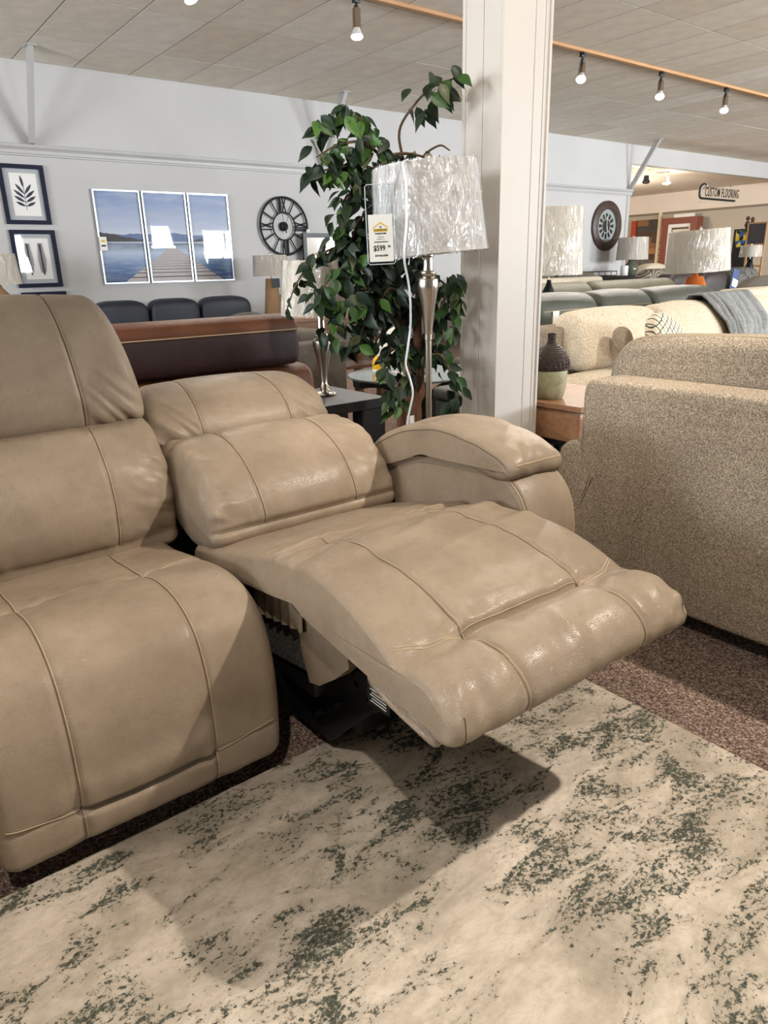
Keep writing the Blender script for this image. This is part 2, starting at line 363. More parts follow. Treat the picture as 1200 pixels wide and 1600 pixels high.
for i, (a, b, c, d) in enumerate(LEFT_FILL_WINDOWS):  # frames and panes of the added left windows
    f = MB(); t = .05; x0_, x1_ = XL-.04, XL+.02
    f.box((x0_, a, c), (x1_, b, c+t)); f.box((x0_, a, d-t), (x1_, b, d)); f.box((x0_, a, c), (x1_, a+t, d)); f.box((x0_, b-t, c), (x1_, b, d)); f.box((x0_, (a+b)/2-.02, c), (x1_, (a+b)/2+.02, d))
    wo = struct(f.build('window_%d' % (i+11), M['white'], smooth=False)); MB().box((XL-.03, a, c), (XL-.024, b, d)).build('pane', M['acrylic'], wo, smooth=False)
# front wall with its storefront windows and the added last one
fw = MB(); xs = XL
for (a, b, c, d) in WINDOWS:
    fw.box((xs, FRONT_Y-.2, 0), (a, FRONT_Y, CZ+.1)); fw.box((a, FRONT_Y-.2, 0), (b, FRONT_Y, c)); fw.box((a, FRONT_Y-.2, d), (b, FRONT_Y, CZ+.1)); xs = b
fw.box((xs, FRONT_Y-.2, 0), (XR, FRONT_Y, CZ+.1))
struct(fw.build('wall_front', M['wall'], smooth=False))
for i, (a, b, c, d) in enumerate(WINDOWS):
    f = MB(); t = .05
    f.box((a, FRONT_Y-.04, c), (b, FRONT_Y+.02, c+t)); f.box((a, FRONT_Y-.04, d-t), (b, FRONT_Y+.02, d)); f.box((a, FRONT_Y-.04, c), (a+t, FRONT_Y+.02, d)); f.box((b-t, FRONT_Y-.04, c), (b, FRONT_Y+.02, d))
    n = max(1, round((b-a)/.8))
    for k in range(1, n): xx = a+(b-a)*k/n; f.box((xx-.02, FRONT_Y-.035, c), (xx+.02, FRONT_Y+.015, d))
    wo = struct(f.build('window_%d' % (i+1), M['white'], smooth=False))
    MB().box((a, FRONT_Y-.03, c), (b, FRONT_Y-.024, d)).build('pane', M['acrylic'], wo, smooth=False)
# flooring room beyond the opening
struct(MB().box((XR, FRONT_Y, 0), (XR+.2, 16, 2.49)).build('wall_right', M['walltaup'], smooth=False), 'lower taupe side wall of the flooring room')
struct(MB().box((XR+.004, FRONT_Y, 2.49), (XR+.2, 16, 3.4)).build('wall_right_upper', M['walltan'], smooth=False), 'upper tan side wall of the flooring room')
struct(MB().box((XR-.03, BY+.16, 2.455), (XR+.01, 16, 2.475)).box((XR-.045, BY+.16, 2.475), (XR+.01, 16, 2.51)).build('trim_3', plain('taupe_moulding', (128, 114, 96), .6), smooth=False), 'thin moulding on the flooring room wall')
struct(MB().box((8, 15.9, 0), (XR+.2, 16.1, 3.4)).build('wall_far', M['walltan'], smooth=False))
struct(MB().box((8, BY+.1, 0), (8.1, 16, 3.4)).build('wall_side', M['walltan'], smooth=False))
struct(MB().box((8, BY+.16, 3.03), (XR, 16, 3.12)).build('ceiling_rear', M['tile'][1], smooth=False), 'tan ceiling of the flooring room')

# ---------------------------------------------------------------- pillar
PX0, PX1, PY0, PY1 = 2.175, 2.425, 2.065, 2.28
p = thing('pillar', ((PX0+PX1)/2, (PY0+PY1)/2, 0), 'square off-white pillar behind the floor lamp, clad in flat boards', 'pillar')
MB().box((PX0+.008, PY0+.008, 0), (PX1-.008, PY1-.008, CZ)).build('core', M['pillar'], p, smooth=False)
def board(a, b): MB().rbox(a, b, .0015, 1).build('board', M['pillar'], p, smooth=False)
for (a, b) in ((PX0, PX0+.168), (PX0+.170, PX0+.222), (PX0+.2245, PX1)):   # front face boards
    board((a, PY0, 0), (b, PY0+.012, CZ))
for (a, b) in ((PY0+.012, PY0+.102), (PY0+.104, PY1-.02), (PY1-.018, PY1)):
    board((PX0, a, 0), (PX0+.012, b, CZ))
board((PX1-.012, PY0+.012, 0), (PX1, PY1, CZ)); board((PX0+.012, PY1-.012, 0), (PX1-.012, PY1, CZ))
board((PX1-.004, PY0-.006, 0), (PX1+.010, PY0+.01, CZ))

# ---------------------------------------------------------------- ceiling braces
def brace(x, label):
    b = thing('ceiling_brace', (x, BY, 2.47), label, 'brace', 'diagonal braces between wall and ceiling')
    a = Vector((x, BY-.055, 2.47)); c = Vector((x, 8.40, CZ)); w = .024
    vs = []
    for q in (a, c):
        for dx, dy in ((-w, -.05), (w, -.05), (w, .05), (-w, .05)): vs.append((q.x+dx, q.y+dy, q.z))
    mb = MB(); mb.add(vs, [(0,3,2,1),(4,5,6,7),(0,1,5,4),(1,2,6,5),(2,3,7,6),(3,0,4,7)]); mb.build('bar', M['trimw'], b, smooth=False)
    MB().box((x-.05, 8.33, CZ-.008), (x+.05, 8.47, CZ)).build('plate', M['trimw'], b, smooth=False)
brace(2.225, 'leftmost painted diagonal brace, above the botanical prints')
brace(5.95, 'painted diagonal brace half hidden behind the top of the ficus')
brace(13.02, 'rightmost painted diagonal brace at the wall corner by the header')

# ---------------------------------------------------------------- track lighting
def spot_head(x, y, z, aim, label, group, energy=None, lit=True, cone=110):
    h = thing('track_spotlight', (x, y, z), label, 'spotlight', group)
    MB().rbox((x-.03, y-.02, z-.045), (x+.03, y+.02, z), .004).box((x-.018, y-.03, z-.03), (x+.018, y-.02, z-.005)).build('mount', M['black'], h)
    MB().cyl((x, y, z-.045), (x, y, z-.13), .008, 10).rbox((x-.013, y-.013, z-.09), (x+.013, y+.013, z-.06), .003).build('stem', M['black'], h)
    a = Vector(aim).normalized(); c = Vector((x, y, z-.15))
    q = a.to_track_quat('Z', 'Y').to_matrix().to_4x4(); q.translation = c
    MB(q).lathe([(.0, -.07), (.030, -.07), (.034, -.065), (.034, .07), (.036, .075), (.036, .085), (.030, .085)], n=20).build('can', M['steel'], h)
    MB(q).lathe([(.028, .08), (.034, .10), (.050, .135), (.052, .145)], n=20).build('reflector', M['white'], h)
    MB(q).lathe([(.051, .143), (.045, .152), (.02, .158), (0, .159)], n=20).build('bulb', M['bulb'], h)
    if lit:
        e = c + a*.185
        light('spot_lamp', 'SPOT', e, energy or E_SPOT, WARM, spot_size=R(cone), spot_blend=.45, shadow_soft_size=.035, to=tuple(e+a))
    return h
def track(y, x0, x1, label):
    t = thing('light_track', (x0, y, CZ), label, 'light track')
    MB().rbox((x0, y-.03, CZ-.03), (x1, y+.03, CZ), .003, 1).build('wood_strip', M['track'], t, smooth=False)
    for k in range(int((x1-x0)/2.4)):
        MB().box((x0+2.4*(k+1)-.002, y-.031, CZ-.031), (x0+2.4*(k+1)+.002, y+.031, CZ-.001)).build('joint', M['oak'], t, smooth=False)
track(5.53, -3, 17, 'pale wooden lighting strip running across the ceiling')
TZ = CZ-.03
for x, aim, lab in ((2.56, (.2, -.35, -.9), 'track spotlight cut by the top edge, above the lake triptych'), (4.07, (-.12, -.15, -1), 'track spotlight pointing down, above the ficus'),
                    (7.03, (-.5, -.35, -.85), 'first tilted track spotlight right of the pillar'), (8.51, (-.45, -.3, -.85), 'middle of three tilted track spotlights right of the pillar'),
                    (10.0, (-.45, -.25, -.85), 'third tilted track spotlight right of the pillar, farthest from it')):
    spot_head(x, 5.53, TZ, aim, lab, 'brushed nickel track spotlights')
# the next track, above and behind where the photographer stands
track(-.2, -3, 12, 'wooden lighting strip on the ceiling behind the photographer')
for x, aim, e, lab in ((-.45, (1.35, .95, -2.9), 165, 'track spotlight behind the photographer, aimed at the raised footrest from the left'), (2.75, (-1.65, .9, -2.8), 440, 'track spotlight behind the photographer, aimed at the raised footrest from the right'), (5.2, (-.6, 2.4, -2.6), 260, 'track spotlight behind the photographer, aimed at the cream sofa'),
        (1.15, (.80, 2.3, -1.75), 210, 'track spotlight behind the photographer, aimed at the pillar and floor lamp')):  # last head is added to brighten the pillar and floor lamp
    spot_head(x, -.2, TZ, aim, lab, 'spotlights behind the photographer', e, cone=56 if x == 1.15 else (70 if x > 5 else 54))
# small spotlights in the flooring room
def small_spot(x, y, z, lit, label):
    h = thing('ceiling_spotlight', (x, y, 3.03), label, 'spotlight', 'ceiling spotlights in the flooring room')
    MB().cyl((x, y, 3.03), (x+.05, y, z+.12), .012, 8).build('stem', M['steel'], h)
    MB().lathe([(.0, .14), (.05, .13), (.06, .05), (.09, 0)], (x+.05, y, z), 16).build('can', M['white'] if lit else M['black'], h)
    MB().lathe([(.088, 0), (.08, -.02), (.0, -.04)], (x+.05, y, z), 16).build('bulb', M['bulb'] if lit else M['black'], h)
    if lit: light('spot_lamp', 'POINT', (x+.05, y-.1, z-.2), 22, (1, .88, .74), shadow_soft_size=.06)
small_spot(14.35, 9.9, 2.72, True, 'lit ceiling spotlight at the wall end, leftmost in the flooring room')
small_spot(14.95, 9.9, 2.78, False, 'unlit black ceiling spotlight between two lit ones')
small_spot(15.75, 9.9, 2.80, True, 'lit ceiling spotlight nearest the custom flooring sign')
light('flooring_room_lamp', 'POINT', (16.0, 12.0, 2.3), 260, (1, .90, .78), shadow_soft_size=.2)

# ================================================================ RECLINING SOFA
_rng = np.random.RandomState(3); _tab = _rng.rand(64, 64)
def vnoise(x, y):
    xi = np.floor(x).astype(int); yi = np.floor(y).astype(int); fx = x-xi; fy = y-yi
    fx = fx*fx*(3-2*fx); fy = fy*fy*(3-2*fy)
    g = lambda a, b: _tab[a % 64, b % 64]
    return ((g(xi, yi)*(1-fx)+g(xi+1, yi)*fx)*(1-fy) + (g(xi, yi+1)*(1-fx)+g(xi+1, yi+1)*fx)*fy)*2-1
def catmull(pts, per=10):
    P = np.array(pts, float); n = len(P); out = []
    for i in range(n):
        p0, p1, p2, p3 = P[i-1], P[i], P[(i+1) % n], P[(i+2) % n]
        for k in range(per):
            t = k/per
            out.append(.5*((2*p1)+(-p0+p2)*t+(2*p0-5*p1+4*p2-p3)*t*t+(-p0+3*p1-3*p2+p3)*t**3))
    return np.array(out)
class Skin:
    """upholstered body: closed (y,z) profile swept along x, rounded ends, displaced along its normal"""
    def __init__(s, prof, x0, x1, r, disp=None, ns=220, nx=90, nc=8, x_prof=None, end_bulge=.008):
        c = catmull(prof); d = np.r_[0, np.cumsum(np.linalg.norm(np.diff(np.vstack([c, c[:1]]), axis=0), axis=1))]
        s.L = d[-1]; u = np.linspace(0, s.L, ns, endpoint=False)
        cc = np.vstack([c, c[:1]]); s.p = np.c_[np.interp(u, d, cc[:, 0]), np.interp(u, d, cc[:, 1])]; s.u = u; s.ns = ns
        t = np.roll(s.p, -1, 0)-np.roll(s.p, 1, 0); t /= np.linalg.norm(t, axis=1)[:, None]
        area = np.sum(s.p[:, 0]*np.roll(s.p[:, 1], -1)-np.roll(s.p[:, 0], -1)*s.p[:, 1])
        nrm = np.c_[t[:, 1], -t[:, 0]]*(1 if area > 0 else -1)
        th = np.linspace(0, math.pi/2, nc, endpoint=False)
        xs = np.r_[x0+r*(1-np.sin(th+0.0))[::-1]*0, ]
        xa = x0+r-r*np.cos(th); ia = r-r*np.sin(th)
        xm = np.linspace(x0+r, x1-r, nx)
        xs = np.r_[xa, xm, (x0+x1)-xa[::-1]]; ins = np.r_[ia, np.zeros(nx), ia[::-1]]
        s.x = xs; X, U = np.meshgrid(xs, u, indexing='ij')
        G = np.zeros((len(xs), ns, 3)); G[:, :, 0] = X
        G[:, :, 1] = s.p[None, :, 0]-ins[:, None]*nrm[None, :, 0]; G[:, :, 2] = s.p[None, :, 1]-ins[:, None]*nrm[None, :, 1]
        ct = s.p.mean(0)
        if x_prof is not None:     # the width changes along the section: factor about the middle, from (y, z)
            xc = (x0+x1)/2; G[:, :, 0] = xc+(X-xc)*x_prof(G[:, :, 1], G[:, :, 2])
        if disp is not None:
            w = (1-ins/r)[:, None]; d_ = disp(X, U)*w
            # the normal tips outwards at the rounded ends
            G[:, :, 1] += d_*nrm[None, :, 0]; G[:, :, 2] += d_*nrm[None, :, 1]
        s.G = G; s.x0, s.x1 = x0, x1; s.end_bulge = end_bulge
    def s_of(s, y, z): return s.u[np.argmin((s.p[:, 0]-y)**2+(s.p[:, 1]-z)**2)]
    def at(s, x, u, out=.0):
        i = int(np.clip(np.searchsorted(s.x, x)-1, 0, len(s.x)-2)); a = (x-s.x[i])/(s.x[i+1]-s.x[i]); a = min(max(a, 0), 1)
        u = u % s.L; j = u/s.L*s.ns; j0 = int(j) % s.ns; b = j-int(j); j1 = (j0+1) % s.ns; G = s.G
        p = (G[i, j0]*(1-a)+G[i+1, j0]*a)*(1-b)+(G[i, j1]*(1-a)+G[i+1, j1]*a)*b
        if out:
            du = G[i, (j0+2) % s.ns]-G[i, j0-2]; dx = G[i+1, j0]-G[i, j0]; n = np.cross(dx, du); n /= np.linalg.norm(n)+1e-12
            ce = np.array([p[0], s.p[:, 0].mean(), s.p[:, 1].mean()])
            if n@(p-ce) < 0: n = -n
            p = p+n*out
        return p
    def build(s, name, m, parent):
        nx, ns = s.G.shape[:2]; V = s.G.reshape(-1, 3); F = []
        idx = np.arange(nx*ns).reshape(nx, ns); a = idx[:-1]; b = idx[1:]
        q = np.stack([a, np.roll(a, -1, 1), np.roll(b, -1, 1), b], -1).reshape(-1, 4)
        F = [tuple(r) for r in q.tolist()]; V = V.tolist()
        for e, sg in ((0, -1), (nx-1, 1)):
            ring = idx[e].tolist(); c = np.mean(s.G[e], 0)
            for k, bx in ((.72, .5), (.4, .85), (.12, 1.0)):
                o = len(V)
                for j in range(ns):
                    w = c*(1-k)+s.G[e, j]*k; V.append([w[0]+sg*s.end_bulge*bx, w[1], w[2]])
                new = list(range(o, o+ns)); F += [(ring[j], ring[(j+1) % ns], new[(j+1) % ns], new[j]) for j in range(ns)]; ring = new
            F.append(tuple(ring))
        o = mesh_obj(name, V, F, m, parent, angle=None)
        bm = bmesh.new(); bm.from_mesh(o.data); bmesh.ops.recalc_face_normals(bm, faces=bm.faces); bm.to_mesh(o.data); bm.free()
        return o
    def seam(s, path, parent, r=.0009, out=.0004, m='thread'):
        """path: list of (x,u) way points; a raised sewn thread laid on the skin"""
        P = [];
        for (a, b) in zip(path[:-1], path[1:]):
            n = max(2, int((abs(b[0]-a[0])+abs(b[1]-a[1]))/.008))
            for k in range(n): t = k/n; P.append(s.at(a[0]+(b[0]-a[0])*t, a[1]+(b[1]-a[1])*t, out))
        P.append(s.at(*path[-1], out)); return MB().tube(P, r, 5).build('seam', M[m], parent)
def gr(d, w): return np.exp(-(d/w)**2)
def seg(u, a, b, soft=.02):
    lo, hi = min(a, b), max(a, b); return 1/(1+np.exp(-(u-lo)/soft*4))*1/(1+np.exp((u-hi)/soft*4))

sofa = thing('reclining_sofa', (.65, 1.7, 0), 'taupe leather reclining sofa with one seat reclined and its footrest raised', 'sofa')
# ---- upright seat
X0, X1 = .048, .632; SL, SRt = .197, .468
pr = [(1.85,.405),(1.72,.425),(1.56,.448),(1.43,.464),(1.335,.453),(1.267,.414),(1.232,.351),(1.217,.284),(1.213,.212),(1.216,.148),(1.221,.108),(1.229,.080),(1.262,.062),(1.42,.07),(1.55,.15),(1.65,.24),(1.85,.28)]
sk = Skin(pr, X0, X1, .035)
uT = sk.s_of(1.545, .450); uL = sk.s_of(1.216, .148); uB = sk.s_of(1.24, .072); u0 = sk.s_of(1.80, .405)
def seat_disp(X, U):
    mid = (X > SL) & (X < SRt)
    d = -.005*(gr(X-SL, .007)+gr(X-SRt, .007))*seg(U, u0, uB)
    d += -.005*gr(U-uT, .010)
    mm = 1/(1+np.exp(-(X-SL)/.004))*1/(1+np.exp((X-SRt)/.004))
    d += -.022*gr(U-uL, .007)*mm + .008*gr(U-(uL-.05), .035)*mm - .003*gr(U-(uL-.012), .006)*(1-mm)
    d += .004*np.sin(np.clip((X-SL)/(SRt-SL), 0, 1)*math.pi)*seg(U, uT, uL, .03) + .006*np.sin(np.clip((U-uT)/(uL-uT), 0, 1)*math.pi)
    cr = sum(gr(np.hypot(X-a, (U-b)), .09) for a in (SL, SRt) for b in (uT, uL))
    d += .006*cr*vnoise(X*30+U*12, U*16-X*9) + .0018*vnoise(X*9, U*7)
    d += .007*np.sin(np.clip((U-uL)/(uB-uL), 0, 1)*math.pi)*(.35+.65*mm)
    return d
sk = Skin(pr, X0, X1, .035, seat_disp, ns=560, nx=130)
seat = sk.build('seat_cushion', M['taupe'], sofa)
for x in (SL, SRt):
    sk.seam([(x+.0035, u0), (x+.0035, uB)], seat, .0009); sk.seam([(x, u0), (x, uB)], seat, .0008, .0002, m='stitch')
sk.seam([(X0+.03, uT+.004), (SL, uT), (SRt, uT), (X1-.03, uT-.02)], seat); sk.seam([(X0+.03, uT+.011), (SL-.01, uT+.008)], seat)
for du, mm_ in ((-.012, 'thread'), (-.0085, 'stitch')): sk.seam([(SRt+.005, uL+du+.006), (X1-.03, uL+du-.016)], seat, m=mm_); sk.seam([(X0+.02, uL+du-.016), (SL-.005, uL+du+.006)], seat, m=mm_)
# ---- upright back: lumbar cushion and headrest
def back_pair(lum, head, x0, x1, hx0, hx1, sl, sr, lc, hc, name_l='back_cushion', name_h='headrest', strip=None, taper=None):
    s1 = Skin(lum, x0, x1, .04); a, b = s1.s_of(*lc[0]), s1.s_of(*lc[1])
    lo, hi = min(a, b), max(a, b)
    us = s1.s_of(*strip) if strip else None
    def d1(X, U):
        d = -.004*(gr(X-sl, .006)+gr(X-sr, .006))*seg(U, a, b)
        d += .016*np.sin(np.clip((X-x0)/(x1-x0), 0, 1)*math.pi)*seg(U, a, b, .04) + .010*np.sin(np.clip((U-lo)/(hi-lo), 0, 1)*math.pi)
        ed = np.minimum(np.abs(X-x0), np.abs(X-x1))
        ew = gr(ed, .09)*seg(U, a, b, .05)
        d += .010*ew*vnoise(U*24+X*9, X*14-U*8) + .005*ew*vnoise(U*55+X*18, X*30) + .002*vnoise(X*10, U*9)
        tuft = sum(gr(np.hypot(X-q, U-w), .07) for q in (sl, sr) for w in (a, b)); d += .003*tuft*vnoise(X*40, U*22)
        if us is not None: d += -.008*gr(U-us, .008)
        return d
    s1 = Skin(lum, x0, x1, .04, d1, ns=240, nx=110); o1 = s1.build(name_l, M['taupe'], sofa)
    s2 = Skin(head, hx0, hx1, .045); c, e = s2.s_of(*hc[0]), s2.s_of(*hc[1]); lo2, hi2 = min(c, e), max(c, e)
    def d2(X, U):
        d = -.004*(gr(X-sl, .006)+gr(X-sr, .006))*seg(U, c, e)
        d += .010*np.sin(np.clip((X-hx0)/(hx1-hx0), 0, 1)*math.pi)
        near = gr(U-c, .10)*gr(np.minimum(np.abs(X-hx0), np.abs(X-hx1)), .13)
        d += .018*near*vnoise(U*22+X*24, X*6+3) + .008*near*vnoise(U*50+X*60, X*9) + .002*vnoise(X*9+5, U*9)
        return d
    s2 = Skin(head, hx0, hx1, .045, d2, ns=240, nx=110, x_prof=taper); o2 = s2.build(name_h, M['taupe'], sofa)
    for x in (sl, sr):
        for dx, mm_ in ((.003, 'thread'), (0, 'stitch')):
            s1.seam([(x+dx, a), (x+dx, b)], o1, .0008, m=mm_); s2.seam([(x+dx, c), (x+dx, e)], o2, .0008, m=mm_)
    if us is not None: s1.seam([(x0+.02, us), (x1-.02, us)], o1, .0009, m='stitch')
    return s1, s2, o1, o2
lumU = [(1.82,.40),(1.795,.45),(1.785,.53),(1.805,.61),(1.85,.68),(1.905,.728),(1.99,.742),(2.07,.70),(2.09,.55),(2.05,.40)]
headU = [(1.985,.715),(1.93,.735),(1.912,.785),(1.915,.86),(1.928,.935),(1.955,1.0),(2.0,1.045),(2.06,1.058),(2.12,1.03),(2.155,.95),(2.16,.83),(2.12,.73)]
_, _, bu1, hu1 = back_pair(lumU, headU, X0, .668, X0-.005, .668, .20, .497, ((1.80,.44),(1.905,.728)), ((1.93,.735),(2.08,1.05)), taper=lambda y_, z_: 1-.22*np.clip((z_-.74)/.32, 0, 1)**1.3)
# a second upright seat continues the sofa to the left of the picture
for o in (seat, bu1, hu1):
    c = o.copy(); COL.objects.link(c); c.parent = sofa; c.location.x -= .61
    for ch in o.children: d = ch.copy(); COL.objects.link(d); d.parent = c
# ---- reclined back
lumR = [(1.66,.41),(1.602,.435),(1.592,.47),(1.625,.54),(1.69,.602),(1.77,.645),(1.85,.664),(1.93,.652),(1.985,.60),(1.95,.52),(1.85,.44),(1.75,.40)]
headR = [(1.985,.61),(1.94,.640),(1.942,.682),(1.985,.734),(2.06,.772),(2.15,.784),(2.235,.768),(2.28,.715),(2.26,.65),(2.16,.59),(2.06,.57)]
back_pair(lumR, headR, .672, 1.275, .668, 1.275, .822, 1.118, ((1.60,.478),(1.905,.658)), ((1.94,.640),(2.22,.775)), strip=(1.596,.480), taper=lambda y_, z_: 1-.2*np.clip((y_-1.95)/.28, 0, 1)**1.3)
# ---- raised footrest, one skin with the seat
FX0, FX1 = .668, 1.272
prf = [(1.72,.415),(1.60,.448),(1.45,.485),(1.32,.517),(1.19,.541),(1.08,.546),(.98,.533),(.90,.510),(.825,.480),(.775,.484),(.722,.474),(.682,.448),(.664,.415),(.676,.386),(.72,.374),(.82,.392),(.966,.424),(1.09,.448),(1.2,.442),(1.35,.41),(1.55,.37),(1.72,.36)]
flare = lambda y_, z_: 1+.105*np.clip((1.22-y_)/.5, 0, 1)
sk = Skin(prf, FX0, FX1, .022)
uS = sk.s_of(1.30, .521); uC = sk.s_of(.825, .480); uF = sk.s_of(.672, .392); uK = sk.s_of(1.66, .43); FL, FR_ = .818, 1.122
def foot_disp(X, U):
    mid = (X > FL) & (X < FR_)
    d = -.006*(gr(X-FL, .009)+gr(X-FR_, .009))*seg(U, uS-.05, uF)
    mm = 1/(1+np.exp(-(X-FL)/.004))*1/(1+np.exp((X-FR_)/.004))
    d += -.022*gr(U-uC, .009)*mm + .006*gr(U-(uC-.06), .04)*mm - .005*gr(U-(uC-.006), .010)*(1-mm)
    d += -.006*gr(U-uS, .012)
    d += .005*np.sin(np.clip((X-FL)/(FR_-FL), 0, 1)*math.pi)*seg(U, uS, uC, .03) + .008*np.sin(np.clip((U-uC)/(uF-uC), 0, 1)*math.pi)
    d += -.012*(np.abs((X-(FX0+FX1)/2)/((FX1-FX0)/2))**4)*seg(U, uK, uF, .05)
    cr = sum(gr(np.hypot(X-a, U-uC), .08) for a in (FL, FR_)); d += .010*cr*vnoise(X*26+U*14, U*20-X*12)
    # soft drag folds across the knee of the cushion
    kn = gr(U-(uS+.08), .15); d += .012*kn*vnoise(X*5+U*24, U*9+7) + .007*kn*vnoise(X*11+U*17, U*3+1) + .003*gr(U-(uS+.02), .07)*gr(X-FX0, .12)*vnoise(U*80, X*12)
    fr = gr(U-(uC+.13), .09); d += .006*fr*vnoise(X*34, U*6) + .0015*vnoise(X*9, U*8)
    cn = gr(np.minimum(np.abs(X-FX0), np.abs(X-FX1)), .06)*gr(U-(uC+.15), .06); d += .010*cn*vnoise(X*50+U*20, U*30)
    return d
sk = Skin(prf, FX0, FX1, .022, foot_disp, ns=620, nx=150, x_prof=flare)
foot = sk.build('footrest', M['taupe'], sofa)
for x in (FL, FR_):
    sk.seam([(x+.0035, uS-.05), (x+.0035, uF)], foot); sk.seam([(x, uS-.05), (x, uF)], foot, .0008, .0002, m='stitch')
for du in (0, .006):
    sk.seam([(FX0+.02, uC+du-.03), (FX0+.07, uC+du-.012), (FL, uC+du)], foot); sk.seam([(FR_, uC+du), (FX1-.06, uC+du-.012), (FX1-.02, uC+du-.03)], foot)
sk.seam([(FL, uC+.009), (FR_, uC+.009)], foot); sk.seam([(FL, uC-.009), (FR_, uC-.009)], foot)
sk.seam([(FX0+.02, uS), (FL, uS-.02), (FR_, uS-.02), (FX1-.02, uS)], foot, .0008)
for x in (FX0+.022, FX1-.022): sk.seam([(x, uF-.055), (x, uF+.01)], foot, .001, m='stitch')
# ---- arm with its pad
AX0, AX1 = 1.288, 1.475
def arm(dx=0.0):
    pa = [(1.095,.10),(1.09,.25),(1.092,.42),(1.105,.51),(1.14,.568),(1.20,.606),(1.32,.632),(1.45,.628),(1.58,.59),(1.68,.535),(1.78,.48),(1.95,.45),(2.05,.42),(2.05,.08),(1.5,.05),(1.12,.06)]
    s_ = Skin(pa, AX0+dx, AX1+dx, .018); ua, ub = s_.s_of(1.20, .606), s_.s_of(1.092, .2)
    s_ = Skin(pa, AX0+dx, AX1+dx, .018, lambda X, U: .007*np.sin(np.clip((X-AX0-dx)/(AX1-AX0), 0, 1)*math.pi)+.0012*vnoise(X*9, U*8), ns=220, nx=40, end_bulge=.012)
    a = s_.build('armrest', M['taupe'], sofa)
    for x in (AX0+dx+.006, AX1+dx-.006):
        s_.seam([(x, s_.s_of(1.45, .628)), (x, ub)], a, .0010); s_.seam([(x+.003, s_.s_of(1.45, .628)), (x+.003, ub)], a, .0008, m='stitch')
    pp = [(1.165,.59),(1.15,.612),(1.165,.642),(1.235,.672),(1.35,.692),(1.45,.695),(1.56,.676),(1.66,.636),(1.74,.588),(1.80,.535),(1.795,.50),(1.76,.475),(1.68,.500),(1.58,.552),(1.46,.590),(1.33,.600),(1.22,.582)]
    s_ = Skin(pp, AX0+dx-.014, AX1+dx+.012, .03); sa, sb = s_.s_of(1.16,.635), s_.s_of(1.78,.555)
    def pd(X, U):
        fr = gr(U-sa, .06); k = gr(np.minimum(np.abs(X-AX0-dx), np.abs(X-AX1-dx)), .06)
        return .009*np.sin(np.clip((X-AX0-dx)/(AX1-AX0), 0, 1)*math.pi)*seg(U, sa, sb, .05)+.004*fr*vnoise(X*40, U*20)+.004*k*vnoise(U*22, X*20)+.001*vnoise(X*12, U*10)
    s_ = Skin(pp, AX0+dx-.014, AX1+dx+.012, .03, pd, ns=220, nx=50)
    pad = s_.build('arm_pad', M['taupe'], a)
    for x in (AX0+dx-.0105, AX1+dx+.0085): s_.seam([(x, sa), (x, sb)], pad, .0013, .0008, m='stitch')
    s_.seam([(AX0+dx+.01, sa-.006), (AX1+dx-.01, sa-.006)], pad, .0014)
    return a
arm(); arm(-2.06)
# ---- side panels, underside board, frame and mechanism
def panel(name, poly, x0, x1, m, parent=sofa): return MB().prism(poly, 0, x0, x1).build(name, m, parent, angle=30)
MB().prism([(1.220,.432),(1.13,.424),(1.056,.404),(1.046,.340),(1.10,.290),(1.166,.242),(1.206,.231),(1.230,.29),(1.240,.352)], 0, .698, .735).build('side_panel', M['taupe'], sofa, smooth=False)
pl = MB(); vs = []; n = 40
for k in range(n+1):
    t = k/n; yy = 1.43+(1.205-1.43)*t; zt = .40+.04*t; zb = .325+.035*t; b = .003*math.sin(t*2*math.pi*6)
    vs += [(.690+b, yy, zt), (.688+b*1.2, yy, zb), (.700+b, yy, zb), (.702+b, yy, zt)]
pl.add(vs, [(k*4+j, k*4+(j+1) % 4, (k+1)*4+(j+1) % 4, (k+1)*4+j) for k in range(n) for j in range(4)]); pl.build('pleated_gusset', M['taupe'], sofa)
panel('dark_lining', [(1.55,.335),(1.215,.36),(1.205,.25),(1.55,.20)], .706, .712, M['darkfab'])
bd = Skin([(.915,.410),(.86,.410),(.79,.392),(.735,.374),(.730,.358),(.75,.352),(.82,.364),(.905,.384)], .648, 1.24, .010, ns=100, nx=20)
bd.build('underside_board', M['taupe'], sofa)
mech = MB()
def link_bar(a, b, w, x, t=.006, m=None):
    a = Vector(a); b = Vector(b); d = (b-a).normalized(); nn = Vector((-d.y, d.x))*w; e = d*w*.7
    q = [a-nn-e*.4, a-e, a+nn-e*.4, b+nn+e*.4, b+e, b-nn+e*.4]
    return MB().prism([(v.x, v.y) for v in q], 0, x, x+t)
me0 = link_bar((1.26,.10), (.98,.29), .022, .745).build('mechanism', M['blackmetal'], sofa)
for (a, b, w, x) in (((1.10,.40),(1.03,.27),.016,.738), ((1.06,.29),(.90,.33),.024,.730), ((1.30,.09),(1.12,.20),.014,.752), ((1.00,.42),(.93,.31),.018,.752), ((.95,.33),(.80,.355),.016,.742), ((1.22,.22),(1.02,.24),.016,.760), ((1.05,.38),(.94,.40),.03,.748)):
    link_bar(a, b, w, x).build('link', M['blackmetal'], me0); link_bar(a, b, w, 1.94-x).build('link', M['blackmetal'], me0)
for (yy, zz) in ((1.07,.28),(.93,.325),(1.03,.26),(1.24,.115),(1.15,.185),(.985,.385),(.965,.395)):
    MB().cyl((.722, yy, zz), (.762, yy, zz), .007, 10).build('bolt', M['steel'] if zz > .38 else M['blackmetal'], me0)
